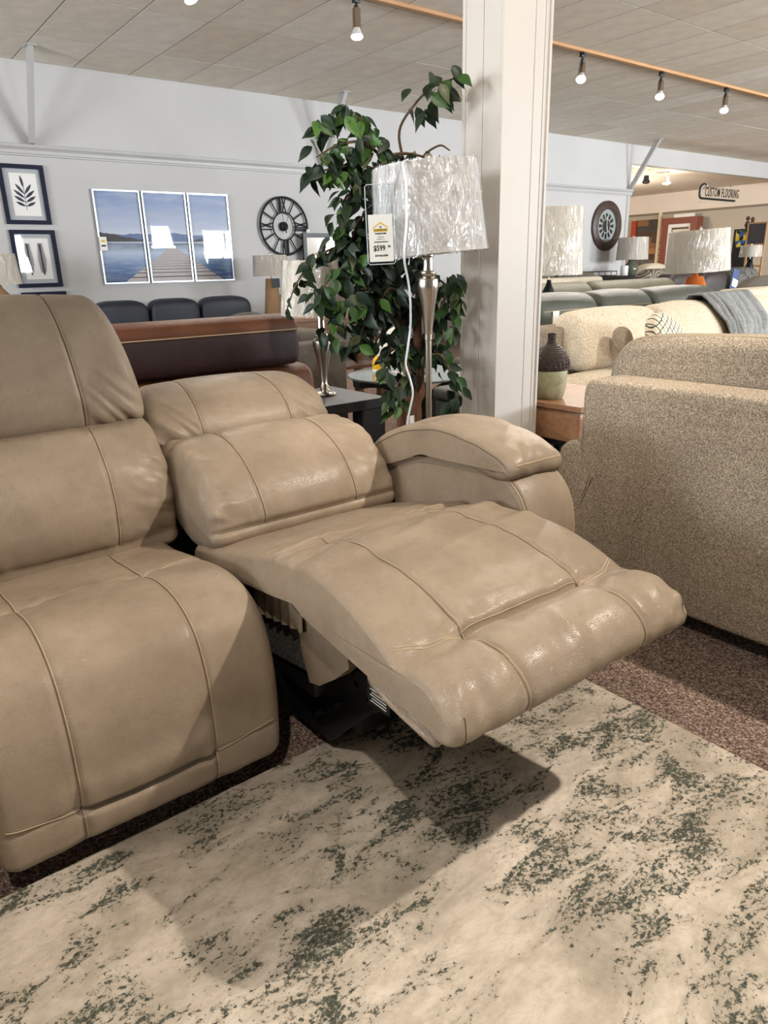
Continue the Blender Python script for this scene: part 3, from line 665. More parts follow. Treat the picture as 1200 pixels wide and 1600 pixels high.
for x in (.752, 1.18):  # black plates added to darken the space under the raised footrest
    MB().prism([(1.40,.03),(1.40,.26),(1.20,.262),(1.08,.285),(.985,.318),(.955,.275),(1.06,.20),(1.14,.12),(1.22,.04)], 0, x, x+.008).build('side_plate', M['black'], me0, smooth=False)
MB().rbox((.80,1.16,.06), (1.12,1.34,.24), .015).build('motor_box', M['black'], me0)  # black box added to deepen the dark below the footrest
MB().rbox((.715,1.22,.17), (1.25,1.44,.24), .01).build('seat_rail', M['black'], me0)
MB().cyl((.74,1.20,.14), (1.2,1.20,.14), .014, 10).build('torque_bar', M['blackmetal'], me0)
lb = MB().box((.7265, .955, .262), (.7295, 1.025, .312)); lbo = lb.build('warning_label', M['ink'], me0, smooth=False)
for k in range(5): MB().box((.7258, .962, .270+k*.007), (.7266, 1.015-.006*(k % 2), .2725+k*.007)).build('print_line', M['white'], lbo, smooth=False)
MB().rbox((-.55, 1.40, .03), (1.30, 2.05, .20), .01).build('base_frame', M['black'], sofa)
MB().rbox((-.55, 1.98, .06), (1.30, 2.08, .62), .02).build('rear_panel', M['darkfab'], sofa)
for x in (-.4, .35, 1.0, 1.38):
    for yy in (1.42, 1.95): MB().lathe([(.025, 0), (.028, .02), (.03, .06)], (x, yy, 0), 12).build('foot', M['black'], sofa)

# ---------------------------------------------------------------- rug
r = thing('area_rug', (.3, -.3, 0), 'cream area rug with distressed dark green flecks in front of the taupe sofa', 'rug')
MB().rbox((-.95, -1.95, .001), (1.475, 1.262, .011), .004).build('pile', M['rug'], r)
MB().tube([(-.95,-1.95,.004),(1.475,-1.95,.004),(1.475,1.262,.004),(-.95,1.262,.004)], .0042, 6, closed=True).build('binding', plain('rug_binding', (196, 184, 160), .9), r)

# ================================================================ WALL DECORATION
def wall_text(x, y, z): return Matrix(((1, 0, 0, x), (0, 0, -1, y), (0, 1, 0, z), (0, 0, 0, 1)))
def frame_bars(mb, x0, x1, z0, z1, y, w, t):
    """four mitred bars on the plane y (wall side), thickness t towards the room"""
    def bar(q): mb.add([(a, y, b) for a, b in q]+[(a, y-t, b) for a, b in q], [(0,1,2,3),(7,6,5,4),(0,4,5,1),(1,5,6,2),(2,6,7,3),(3,7,4,0)])
    o = [(x0, z0), (x1, z0), (x1, z1), (x0, z1)]; i = [(x0+w, z0+w), (x1-w, z0+w), (x1-w, z1-w), (x0+w, z1-w)]
    for k in range(4): bar([o[k], o[(k+1) % 4], i[(k+1) % 4], i[k]])
    return mb
M['navyframe'] = plain('navy_frame', (16, 21, 44), .6, 0, Specular_IOR_Level=.25)
M['matgrey'] = plain('grey_mat_board', (176, 178, 180), .7)
M['printink'] = plain('navy_ink', (40, 42, 62), .7)
def leaf_shape(mb, base, tip, w, y):
    b = Vector(base); t = Vector(tip); d = t-b; n = Vector((-d.y, d.x)).normalized()*w
    pts = [b, b+d*.3+n*.8, b+d*.6+n, b+d*.85+n*.5, t, b+d*.85-n*.5, b+d*.6-n, b+d*.3-n*.8]
    mb.add([(p.x, y, p.y) for p in pts]+[(p.x, y-.001, p.y) for p in pts], [tuple(range(8)), tuple(range(15, 7, -1))]+[(i, (i+1) % 8, 8+(i+1) % 8, 8+i) for i in range(8)])
def botanical(x0, x1, z0, z1, kind, label):
    y = BY-.002; f = thing('framed_print', ((x0+x1)/2, BY, z0), label, 'picture', 'navy framed botanical prints')
    frame_bars(MB(), x0, x1, z0, z1, y, .042, .03).build('frame', M['navyframe'], f, smooth=False)
    MB().box((x0+.04, y-.006, z0+.04), (x1-.04, y-.002, z1-.04)).build('mat_board', M['matgrey'], f, smooth=False)
    w, h = x1-x0, z1-z0
    if kind:
        MB().box((x0+.1, y-.010, z0+.085), (x1-.085, y-.006, z1-.085)).build('sheet', M['paper'], f, smooth=False)
        pr = MB(); cx = (x0+x1)/2; yy = y-.0105
        if kind == 1:
            pr.tube([(cx+.0, yy, z0+.14), (cx, yy, z0+.40)], .0025, 5)
            leaf_shape(pr, (cx, z0+.36), (cx-.02, z0+.49), .014, yy)
            for k, (zz, l) in enumerate(((.18, .10), (.22, .11), (.26, .105), (.30, .08))):
                for sgn in (-1, 1): leaf_shape(pr, (cx, z0+zz), (cx+sgn*l, z0+zz+.045+.02*k), .015, yy)
        else:
            for sx in (-.07, .06):
                pr.tube([(cx+sx+.0, yy, z0+.13), (cx+sx-.01, yy, z0+.46)], .007, 5)
                for k in range(22):
                    zz = z0+.15+k*.0138; l = .045*(1-.5*abs(k-9)/13)
                    for sgn in (-1, 1): pr.tube([(cx+sx-.005, yy, zz), (cx+sx-.005+sgn*l, yy, zz+.022)], [.0055, .003], 4)
        pr.build('printed_sprig', M['printink'], f)
    MB().box((x0+.04, y-.018, z0+.04), (x1-.04, y-.016, z1-.04)).build('glazing', M['glass'], f, smooth=False)
    return f
botanical(1.850, 2.305, 1.675, 2.270, 1, 'navy framed print of a broad-leaved sprig, top of the column on the left wall')
botanical(1.855, 2.318, 1.020, 1.618, 2, 'navy framed print of two feathery sprigs, second in the column')
botanical(1.866, 2.336, .372, .970, 0, 'navy framed picture mostly hidden behind the taupe headrest, lowest of the column')

# triptych of a lake with a jetty
def lake_mat():
    t = NT('lake_photo'); g = t.n.new('ShaderNodeNewGeometry'); sp = t.n.new('ShaderNodeSeparateXYZ'); t.link(g.outputs['Position'], sp.inputs[0])
    x = sp.outputs['X']; z = sp.outputs['Z']; u = t.math('MULTIPLY', t.math('SUBTRACT', x, 2.79), 1/1.67); v = t.math('MULTIPLY', t.math('SUBTRACT', z, 1.04), 1/1.01)
    cv = t.n.new('ShaderNodeCombineXYZ'); t.link(u, cv.inputs[0]); t.link(v, cv.inputs[1]); uv = cv.outputs[0]
    sky = t.ramp(v, [(.44, (214, 216, 224)), (.62, (168, 178, 200)), (1.0, (112, 134, 176))])
    sky = t.mix(t.math('MULTIPLY', t.val(t.noise(4, 5, .6, .5, t.map((1, 3, 1), src=uv)), .45, .7), .5), sky, lin((178, 182, 194)))
    n1 = t.noise(3.2, 5, .6, 0, t.map((1, 0, 0), src=uv)); n2 = t.noise(14, 5, .7, 0, t.map((1, 0, 0), (0, 0, 0), (4, 0, 0), src=uv))
    far_h = t.math('ADD', .46, t.math('MULTIPLY', n1, .16)); d = t.math('ABSOLUTE', t.math('SUBTRACT', u, .5))
    near_h = t.math('ADD', t.math('ADD', .38, t.math('MULTIPLY', d, .30)), t.math('MULTIPLY', n2, .07))
    lt = lambda a, b: t.math('LESS_THAN', a, b)
    c = t.mix(lt(v, far_h), sky, lin((74, 98, 142))); c = t.mix(lt(v, near_h), c, lin((24, 28, 34)))
    water = t.ramp(v, [(0, (34, 62, 112)), (.18, (84, 120, 170)), (.33, (176, 190, 210)), (.43, (80, 92, 112)), (.45, (190, 196, 206))])
    water = t.mix(t.math('MULTIPLY', t.val(t.noise(5, 4, .6, .4, t.map((1, 4, 1), src=uv)), .42, .66), .5), water, lin((170, 184, 204)))
    c = t.mix(lt(v, .455), c, water)
    half = t.math('SUBTRACT', .385, t.math('MULTIPLY', v, .93)); pier = t.math('MULTIPLY', lt(t.math('ABSOLUTE', t.math('SUBTRACT', u, .53)), half), lt(v, .40))
    k = t.math('DIVIDE', 1.0, t.math('SUBTRACT', .50, v)); st = t.math('FRACT', t.math('MULTIPLY', k, 3.6))
    pl = t.mix(t.math('LESS_THAN', st, .2), t.mix(t.noise(30, 3, .6, 0, t.map((1, 6, 1), src=uv)), lin((150, 142, 142)), lin((220, 210, 206))), lin((52, 48, 54)))
    c = t.mix(pier, c, pl); return t.fin(c, .5)
M['lake'] = lake_mat()
M['silver'] = plain('silver_frame', (208, 214, 222), .3, .7)
for (a, b, lab) in ((2.785, 3.328, 'left panel of the lake and jetty triptych in a thin silver frame'), (3.351, 3.898, 'middle panel of the lake triptych, filled by the wooden jetty'), (3.920, 4.462, 'right panel of the lake triptych, beside the roman numeral clock')):
    f = thing('framed_photograph', ((a+b)/2, BY, 1.03), lab, 'picture', 'lake triptych panels'); y = BY-.004
    frame_bars(MB(), a, b, 1.028, 2.06, y, .017, .03).build('frame', M['silver'], f, smooth=False)
    MB().box((a+.015, y-.012, 1.043), (b-.015, y-.004, 2.045)).build('photograph', M['lake'], f, smooth=False)
    MB().box((a+.015, y-.022, 1.043), (b-.015, y-.020, 2.045)).build('glazing', M['glass'], f, smooth=False)
def price_tag(x, y, z, w, h, label, price=None):
    """small white price card standing off a wall"""
    c = thing('price_tag', (x, y, z), label, 'price tag', 'white price tags')
    MB().rbox((x-w/2, y-.004, z), (x+w/2, y, z+h), .002, 1).build('card', M['paper'], c, smooth=False)
    MB().box((x-w*.25, y-.0055, z+h*.62), (x+w*.25, y-.004, z+h*.80)).build('logo_patch', plain('tag_yellow', (220, 180, 60), .6), c, smooth=False)
    MB().box((x-w*.3, y-.0055, z+h*.30), (x+w*.3, y-.004, z+h*.42)).build('print_line', M['ink'], c, smooth=False)
    return c
price_tag(2.83, BY-.04, 1.40, .085, .15, 'small white price tag on the left edge of the lake triptych')

# roman numeral wall clock
cx, cz, y = 5.262, 1.695, BY
c = thing('wall_clock', (cx, BY, cz-.375), 'round open metal wall clock with roman numerals beside the triptych', 'clock')
def ring(r, t, n=64, d=.012, yy=BY-.03):
    return MB(Matrix(((1,0,0,cx),(0,0,-1,yy),(0,1,0,cz),(0,0,0,1)))).lathe([(r-t, 0), (r-t, d), (r, d), (r, 0), (r-t, 0)], n=n)
ring(.375, .026).build('outer_ring', M['clockmetal'], c); ring(.182, .016).build('inner_ring', M['clockmetal'], c)
def numeral(k, s):
    a = math.pi/2 - k*math.pi/6; mb = MB(Matrix(((1,0,0,cx),(0,0,-1,BY-.026),(0,1,0,cz),(0,0,0,1))))
    u = Vector((math.cos(a), math.sin(a))); v = Vector((-u.y, u.x)); t = .0075
    def bar(o0, o1):
        p = u*.178+v*o0; q = u*.356+v*o1
        pts = [p-v*t, q-v*t, q+v*t, p+v*t]; mb.add([(w.x, w.y, 0) for w in pts]+[(w.x, w.y, .008) for w in pts], [(3,2,1,0),(4,5,6,7),(0,1,5,4),(1,2,6,5),(2,3,7,6),(3,0,4,7)])
    for b in s: bar(*b)
    mb.build('numeral', M['clockmetal'], c, smooth=False)
I = lambda o: (o, o)
numeral(0, [I(.055), I(.035), (.012, -.045), (-.045, .012)]); numeral(3, [I(-.05), I(-.03), I(-.01), ]); numeral(3, [(.0, .05), (.05, .0)])
numeral(6, [(-.02, -.045), (-.02, .0), I(.03), I(.05)]); numeral(9, [I(.04), (.015, -.04), (-.04, .015)])
for k in (1, 2, 4, 5, 7, 8, 10, 11): numeral(k, [I(0)])
MB(Matrix(((1,0,0,cx),(0,0,-1,BY-.03),(0,1,0,cz),(0,0,0,1)))).lathe([(0, .02), (.05, .02), (.058, .01), (.058, -.03), (0, -.03)], n=28).build('hub', M['clockmetal'], c)
for (dx, dz, nm) in ((-.035, .165, 'minute_hand'), (.06, .12, 'hour_hand')):
    d = Vector((dx, dz)); MB().tube([(cx-dx*.5, BY-.054, cz-dz*.5), (cx, BY-.054, cz), (cx+dx, BY-.054, cz+dz)], [.009, .003, .003], 6).build(nm, M['blackmetal'], c)

# dark wooden clock on the right part of the wall
cx, cz = 12.395, 1.798
c = thing('wall_clock', (cx, BY, cz-.45), 'round wall clock with a wide dark wooden rim, right of the pillar', 'clock')
Mx = Matrix(((1,0,0,cx),(0,0,-1,BY-.002),(0,1,0,cz),(0,0,0,1)))
for k in range(4):
    a0 = k*math.pi/2; n = 14; vs = []
    for i in range(n+1):
        a = a0+.006+(math.pi/2-.012)*i/n
        for (r_, z_) in ((.30, 0), (.30, .05), (.312, .06), (.43, .055), (.448, .04), (.448, 0)): vs.append((r_*math.cos(a), r_*math.sin(a), z_))
    fs = [(i*6+j, i*6+(j+1) % 6, (i+1)*6+(j+1) % 6, (i+1)*6+j) for i in range(n) for j in range(6)]+[(5,4,3,2,1,0), tuple(n*6+j for j in range(6))]
    MB(Mx).add(vs, fs).build('rim_board', M['darkwood'], c)
MB(Mx).lathe([(0, .01), (.302, .01), (.302, 0), (0, 0)], n=40).build('dial', plain('grey_dial', (150, 156, 152), .5), c)
for k in range(12):
    a = math.pi/2-k*math.pi/6; u = Vector((math.cos(a), math.sin(a))); v = Vector((-u.y, u.x))
    pts = [u*.135-v*.022, u*.225-v*.032, u*.225+v*.032, u*.135+v*.022]; mb = MB(Mx)
    mb.add([(w.x, w.y, .010) for w in pts]+[(w.x, w.y, .016) for w in pts], [(3,2,1,0),(4,5,6,7),(0,1,5,4),(1,2,6,5),(2,3,7,6),(3,0,4,7)]); mb.build('numeral', M['blackmetal'], c, smooth=False)
MB(Mx).lathe([(0, .02), (.11, .02), (.115, .01), (0, .01)], n=30).build('movement_disc', M['blackmetal'], c)
MB(Mx).lathe([(0, .052), (.298, .052), (.30, .048), (0, .048)], n=40).build('glazing', M['glass'], c)
MB(Mx).tube([(0, -.05, .03), (-.01, .17, .03)], .006, 6).tube([(0, 0, .03), (.02, -.10, .03)], .008, 6).build('hands', M['white'], c)

# hanging sign in front of the opening
sg = thing('hanging_sign', (15.9, 9.0, 2.1), 'clear acrylic sign reading custom flooring, hung below the white header', 'sign')
sx0, sx1, sz0, sz1, sy = 15.44, 17.07, 2.31, 2.72, 8.9
MB().rbox((sx0, sy-.006, sz0), (sx1, sy+.006, sz1), .004, 1).build('acrylic_sheet', M['acrylic'], sg, smooth=False)
arc = [(15.80 - .17 + .17*math.cos(a)*1.0, 2.54 + .13*math.sin(a)) for a in np.linspace(R(60), R(180), 12)] + [(15.46, 2.47), (15.48, 2.42), (15.53, 2.39)]
pts = [(a, sy-.012, b) for a, b in arc] + [(16.2, sy-.012, 2.385), (16.96, sy-.012, 2.38)]
MB().tube(pts, [.010]+[.022]*(len(pts)-1), 8).build('swoosh', M['ink'], sg)
MB().tube([(p_[0]+.035, p_[1]-.004, p_[2]-.01) for p_ in pts[:11]], .012, 6).build('swoosh_highlight', M['white'], sg)
text_obj('CUSTOM FLOORING', .255, M['ink'], sg, wall_text(16.40, sy-.012, 2.515), sx=.54, bold=.002, ext=.003, space=1.16)
for x in (15.73, 16.76):
    MB().cyl((x, sy, sz1-.03), (x, sy+.04, 2.93), .006, 6).build('hanging_wire', M['steel'], sg)
    MB().cyl((x, sy-.014, sz1-.03), (x, sy+.014, sz1-.03), .025, 12).build('stud', M['steel'], sg)

# ================================================================ FLOOR LAMP, TAG, FICUS
LX, LY = 1.811, 2.07
def smoothpath(p, per=6):
    P = [Vector(q) for q in p]; P = [P[0]*2-P[1]]+P+[P[-1]*2-P[-2]]; out = []
    for i in range(1, len(P)-2):
        for k in range(per):
            t = k/per; a, b, c_, d = P[i-1:i+3]
            out.append(.5*((2*b)+(c_-a)*t+(2*a-5*b+4*c_-d)*t*t+(3*b-3*c_+d-a)*t**3))
    out.append(P[-2]); return out
def wrapped_shade(parent, c, rt, rb, z0, z1, fabric, tilt=0.0, axis=(0, 1, 0), n=48, wrap=True, sy=1.0):
    xf = Matrix.Translation(Vector(c)) @ Matrix.Rotation(tilt, 4, Vector(axis)) @ Matrix.Diagonal((1, sy, 1, 1))
    sh = MB(xf).lathe([(rb-.003, z0), (rb, z0), (rb, z0+.006), (rt, z1-.006), (rt, z1), (rt-.003, z1), (rt-.003, z1-.006), (rb-.003, z0+.006), (rb-.003, z0)], n=n).build('lamp_shade', fabric, parent)
    MB(xf).lathe([(0, z1-.02), (.02, z1-.02), (.02, z1-.015), (0, z1-.015)], n=10).tube([(rt-.003, 0, z1-.015), (-rt+.003, 0, z1-.015)], .0025, 5).tube([(0, rt-.003, z1-.015), (0, -rt+.003, z1-.015)], .0025, 5).build('spider', M['steel'], sh)
    if wrap:
        k = 96; rows_ = 16; vs = []
        for j in range(rows_+1):
            t = j/rows_; z = z0-.004+(z1-z0+.008)*t; r0 = rb+(rt-rb)*t
            for i in range(k):
                a = 2*math.pi*i/k; q = float(vnoise(np.array(i*.7+j*.3), np.array(j*.45+3.0)))
                rr = r0+.004+.0035*q; vs.append((rr*math.cos(a), rr*math.sin(a), z))
        MB(xf).add(vs, [(j*k+i, j*k+(i+1) % k, (j+1)*k+(i+1) % k, (j+1)*k+i) for j in range(rows_) for i in range(k)]).build('plastic_wrap', M['wrap'], sh, angle=None)
    return sh
fl = thing('floor_lamp', (LX, LY, 0), 'brushed nickel floor lamp with a plastic-wrapped white drum shade beside the pillar', 'floor lamp')
MB().lathe([(0, 0), (.14, 0), (.142, .012), (.12, .024), (.05, .034), (.02, .05), (.0125, .07), (.0125, .55)], (LX, LY, 0), 36).build('base', M['steel'], fl)
MB().lathe([(.0125, .55), (.0125, .845), (.015, .848), (.015, .87)], (LX, LY, 0), 24).build('pole', M['steel'], fl)
bal = [(.0155, .868), (.017, .89), (.022, .94), (.030, .99), (.038, 1.03), (.040, 1.05), (.037, 1.065), (.026, 1.072), (.030, 1.078), (.030, 1.09), (.020, 1.095), (.018, 1.11), (.018, 1.14), (.022, 1.145), (.022, 1.155), (.012, 1.17), (.008, 1.2), (.006, 1.44)]
MB().lathe(bal, (LX, LY, 0), 32).build('baluster', M['steel'], fl)
MB().lathe([(.004, 1.44), (.012, 1.446), (.009, 1.452), (.016, 1.466), (.014, 1.480), (.007, 1.487), (0, 1.488)], (LX+.005, LY, -.005), 20).build('finial', M['steel'], fl)
wrapped_shade(fl, (LX, LY, 1.30), .183, .203, -.15, .145, M['shade'], R(4.2), (.79, .61, 0) if False else (-.6, -.8, 0))
cord = [(1.66, 1.995, 1.444), (1.613, 1.965, 1.424), (1.609, 1.945, 1.37), (1.605, 1.940, 1.302), (1.600, 1.935, 1.243), (1.588, 1.932, 1.174), (1.594, 1.94, 1.124), (1.628, 1.963, 1.062), (1.645, 1.974, .998), (1.664, 1.998, .909), (1.656, 2.005, .832), (1.650, 2.010, .775), (1.660, 2.001, .729), (1.668, 1.994, .671), (1.659, 2.002, .612), (1.651, 2.009, .552), (1.663, 1.999, .491), (1.70, 2.02, .2), (1.76, 2.06, .03)]
MB().tube(smoothpath(cord), .004, 8).build('power_cord', plain('white_cord', (214, 216, 222), .3), fl)
# the clear holder with the price card that hangs from the shade
tg = thing('price_tag', (1.548, 2.006, 1.13), 'price card reading $599 in a clear holder on the floor lamp shade', 'price tag')
ex = Vector((.77, -.60, .02)).normalized(); ez = Vector((-.015, .0, 1)).normalized(); ey = ez.cross(ex).normalized(); ez = ex.cross(ey)
TM = Matrix(((ex.x, ez.x, -ey.x, 1.548), (ex.y, ez.y, -ey.y, 2.006), (ex.z, ez.z, -ey.z, 1.20), (0, 0, 0, 1)))   # local x right, y up, z towards the viewer
MB(TM).box((-.042, .0, 0), (.040, .001, .001)).box((-.040, -.072, .002), (.040, .075, .003)).build('card', M['paper'], tg, smooth=False)
MB(TM).box((-.046, -.078, .0045), (.046, .165, .0055)).box((-.046, -.078, -.002), (.046, .165, -.001)).build('acrylic_sleeve', M['acrylic'], tg, smooth=False)
MB(TM).tube([(-.046, .16, 0), (-.046, -.074, 0), (-.040, -.080, 0), (.040, -.080, 0), (.046, -.074, 0), (.046, .16, 0), (.040, .166, 0), (-.040, .166, 0)], .0016, 6, closed=True).build('sleeve_rim', plain('acrylic_edge', (188, 196, 200), .15), tg)
MB(TM).tube([(-.01, .166, 0), (-.005, .19, -.005), (.005, .225, -.012), (.03, .235, -.02)], .0008, 5).build('string', plain('red_string', (150, 96, 84), .8), tg)
yel = plain('logo_yellow', (222, 180, 48), .6)
def T(s, x, y, size, m=M['ink'], sx=1, bold=0): return text_obj(s, size, m, tg, TM @ Matrix.Translation((x, y, .0034)), sx=sx, bold=bold, ext=.0002)
MB(TM).add([(-.028, .034, .0034), (0, .052, .0034), (.028, .034, .0034), (.022, .034, .0034), (0, .047, .0034), (-.022, .034, .0034)], [(0, 5, 4, 1), (1, 4, 3, 2)]).box((-.023, .022, .0032), (.023, .0315, .0034)).build('roof_logo', yel, tg, smooth=False)
MB(TM).box((-.003, .034, .0032), (.003, .039, .0036)).build('roof_vent', plain('logo_blue', (70, 80, 110), .6), tg, smooth=False)
T('CONWAY', 0, .0268, .0095, sx=1.05, bold=.0002); T('FURNITURE', 0, .016, .0065, sx=1.1, bold=.0003)
T('CLEARANCE', 0, .0055, .0035); T('MODEL NO. 1', 0, -.001, .0045); T('CLEARANCE SPECIAL', 0, -.010, .0052, sx=.95, bold=.0002)
T('$599', -.0065, -.030, .0245, sx=.80, bold=.00055); T('00', .0265, -.025, .0105, sx=.85, bold=.0004); T('NOT INCLUDED', 0, -.053, .0072, sx=.82, bold=.0004)

fic = thing('potted_ficus', (1.93, 2.34, 0), 'tall artificial ficus tree with dark green leaves behind the floor lamp', 'plant')
M['bark'] = wood('ficus_bark', (132, 92, 60), (84, 56, 38), 22, .8, (6, 6, 1))
M['twig'] = plain('brown_twig', (86, 66, 44), .8)
def leafmat(n, c, c2):
    t = NT(n); v = t.noise(40, 3, .6); return t.fin(t.mix(t.val(v, .35, .65), lin(c), lin(c2)), .45, Specular_IOR_Level=.35)
LM = [leafmat('leaf_dark', (34, 52, 30), (24, 40, 24)), leafmat('leaf_mid', (58, 90, 38), (40, 66, 30)), leafmat('leaf_bright', (84, 122, 48), (60, 96, 38)), leafmat('leaf_faded', (92, 96, 66), (66, 76, 50))]
BR = [
('t',[(1.896,2.351,0.322),(1.905,2.343,0.506),(1.934,2.332,0.641),(1.931,2.335,0.748),(1.917,2.372,0.903),(1.894,2.391,1.018),(1.908,2.380,1.129),(1.919,2.397,1.275)]),
('t',[(1.929,2.298,0.369),(1.948,2.308,0.532),(1.963,2.295,0.641),(1.973,2.326,0.784),(2.013,2.358,0.950),(2.013,2.384,1.128),(2.003,2.392,1.324)]),
('b',[(1.919,2.397,1.275),(1.888,2.370,1.412),(1.832,2.350,1.508),(1.755,2.347,1.598),(1.688,2.358,1.646),(1.630,2.398,1.633),(1.575,2.435,1.571)]),
('b',[(1.832,2.350,1.508),(1.722,2.333,1.547),(1.634,2.371,1.533),(1.573,2.413,1.497)]),
('b',[(1.857,2.357,1.443),(1.750,2.375,1.477),(1.643,2.390,1.464),(1.569,2.439,1.444)]),
('s',[(2.003,2.392,1.324),(1.972,2.392,1.487),(1.946,2.388,1.609),(1.973,2.326,1.693),(2.009,2.268,1.742),(2.047,2.221,1.760),(2.084,2.185,1.775)]),
('b',[(2.003,2.392,1.324),(2.049,2.392,1.503),(2.127,2.364,1.568),(2.160,2.33,1.549)]),
('b',[(1.888,2.370,1.389),(1.777,2.355,1.406),(1.700,2.374,1.382),(1.657,2.380,1.315),(1.639,2.392,1.214)]),
('v',[(1.894,2.390,1.056),(1.769,2.398,1.168),(1.659,2.415,1.192),(1.569,2.439,1.147),(1.492,2.463,1.068),(1.445,2.491,0.951)]),
('b',[(1.894,2.391,1.031),(1.759,2.368,1.096),(1.649,2.385,1.110),(1.581,2.408,1.053),(1.551,2.427,0.995)]),
('b',[(1.913,2.375,0.929),(1.777,2.354,1.023),(1.687,2.359,1.026),(1.622,2.380,0.945),(1.581,2.408,0.861)]),
('b',[(1.913,2.376,0.916),(1.815,2.364,0.960),(1.748,2.376,0.913),(1.709,2.380,0.828)]),
('b',[(1.973,2.326,0.797),(2.016,2.222,0.953),(2.050,2.191,1.075),(2.065,2.176,0.976),(2.051,2.190,0.851)]),
('b',[(1.966,2.306,0.747),(1.979,2.188,0.767),(2.000,2.141,0.679),(2.016,2.127,0.561)]),
('b',[(1.938,2.316,0.642),(1.863,2.287,0.680),(1.825,2.292,0.631),(1.807,2.306,0.552)]),
('b',[(1.908,2.380,1.105),(1.939,2.289,1.091),(2.016,2.222,1.052),(2.058,2.183,0.976)]),
('b',[(1.919,2.396,1.323),(1.815,2.389,1.320),(1.734,2.386,1.283),(1.696,2.389,1.203)]),
('b',[(1.832,2.350,1.508),(1.947,2.348,1.526),(2.064,2.313,1.506),(2.131,2.251,1.476)]),
('b',[(1.912,2.377,1.105),(1.810,2.368,1.190),(1.720,2.372,1.213),(1.671,2.370,1.144),(1.657,2.380,1.039)]),
('b',[(2.000,2.343,0.899),(1.909,2.315,0.981),(1.828,2.315,1.033),(1.768,2.324,0.963)]),
('b',[(1.956,2.314,0.747),(1.871,2.294,0.795),(1.817,2.311,0.785),(1.789,2.320,0.723)]),
('b',[(1.969,2.329,0.784),(2.047,2.328,0.818),(2.097,2.310,0.775),(2.117,2.292,0.693)])]
rnd = random.Random(11)
leaves = []
def leaf_at(p, L, down=.8, side=None):
    d = Vector((rnd.uniform(-.7, .7), rnd.uniform(-.7, .5), rnd.uniform(-1.0, -.2)*down)) if side is None else side
    d.normalize(); nrm = Vector((-.6+rnd.uniform(-.8, .8), -.75+rnd.uniform(-.8, .8), rnd.uniform(.0, 1.1))); nrm = (nrm-d*nrm.dot(d)).normalized()
    leaves.append((p, d, nrm, L))
for kind, path in BR:
    P = smoothpath(path); n = len(P)
    if kind == 't':
        P[0:0] = [Vector((P[0].x*.6+1.93*.4, P[0].y*.6+2.34*.4, .16))]
        n = len(P); rr = [.026*(1-.62*i/n)+.004*math.sin(i*1.3) for i in range(n)]
        MB().tube(P, rr, 9).build('trunk', M['bark'], fic)
        for i in range(int(n*.72), n, 3): leaf_at(P[i]+Vector((rnd.uniform(-.05, .05), rnd.uniform(-.08, .02), rnd.uniform(-.02, .04))), rnd.uniform(.07, .1))
        continue
    MB().tube(P, [.006*(1-.75*i/n)+.001 for i in range(n)], 5).build('branch', M['twig'], fic)
    st = {'b': 1, 's': 2, 'v': 1}[kind]; first = int(n*(.52 if kind == 's' else .15))
    for i in range(first, n, st):
        m = {'b': 2, 's': 3, 'v': 1}[kind]
        for q in range(m):
            if kind == 'v' and i > n*.75:
                leaf_at(P[i], rnd.uniform(.03, .05)); continue
            off = Vector((rnd.uniform(-1, 1), rnd.uniform(-1, 1), rnd.uniform(-1, .7)))*(.035 if kind == 'b' else .05 if kind == 's' else .03)
            leaf_at(P[i]+off, rnd.uniform(.058, .088) if kind != 's' else rnd.uniform(.075, .095))
for k in range(170):   # inner mass of the crown
    z = rnd.uniform(.80, 1.50); w = .17
    leaf_at(Vector((1.90+rnd.uniform(-w*1.25, w*.95), 2.40+rnd.uniform(-.10, .12), z)), rnd.uniform(.07, .10))
def leaf_mesh(mi, curl):
    vs = []; n = 6; wd = [0, .17, .245, .235, .165, .07, 0]
    for i in range(n+1):
        t = i/n; b = -curl*t*t
        for sgn in (-1, 0, 1): vs.append((wd[i]*sgn, t, b + (abs(sgn)*wd[i]*.35 if 0 < i < n else 0)))
    fs = []
    for i in range(n):
        for j in (0, 1): fs.append((i*3+j, i*3+j+1, i*3+j+4, i*3+j+3))
    me = bpy.data.meshes.new('leaf'); me.from_pydata(vs, [], fs); me.polygons.foreach_set('use_smooth', [True]*len(me.polygons)); me.materials.append(LM[mi]); return me
LMESH = [[leaf_mesh(mi, cu) for cu in (.1, .28)] for mi in range(4)]
leaves.sort(key=lambda q: q[0].y*.75+q[0].x*.3)
org_f = org(fic); rest = MB()
for i, (p_, d, nn, L) in enumerate(leaves):
    mi = rnd.choices([0, 1, 2, 3], [.46, .32, .15, .07])[0]; x = d.cross(nn)
    if p_.x > PX0-.10 and p_.y > PY0-.14: continue
    mx = Matrix(((x.x*L, d.x*L, nn.x*L, p_.x-org_f.x), (x.y*L, d.y*L, nn.y*L, p_.y-org_f.y), (x.z*L, d.z*L, nn.z*L, p_.z-org_f.z), (0, 0, 0, 1)))
    me = LMESH[mi][i % 2]
    if i < 300:
        o = bpy.data.objects.new('leaf', me); COL.objects.link(o); o.parent = fic; o.matrix_local = mx
    else:
        mm = Matrix.Translation(org_f) @ mx; rest.add([tuple(mm @ v.co) for v in me.vertices], [tuple(q.vertices) for q in me.polygons])
ro = mesh_obj('leaf', rest.v, rest.f, LM[0], fic); tag(ro, kind='stuff')
MB().lathe([(0, 0), (.13, 0), (.135, .01), (.165, .24), (.172, .25), (.172, .27), (.158, .27), (.15, .2), (0, .2)], (1.93, 2.34, 0), 32).build('pot', plain('dark_pot', (40, 34, 30), .6), fic)
sw = MB().box((1.865, 2.27, .33), (1.905, 2.271, .52)); sw.build('hang_tag', M['paper'], fic, smooth=False)

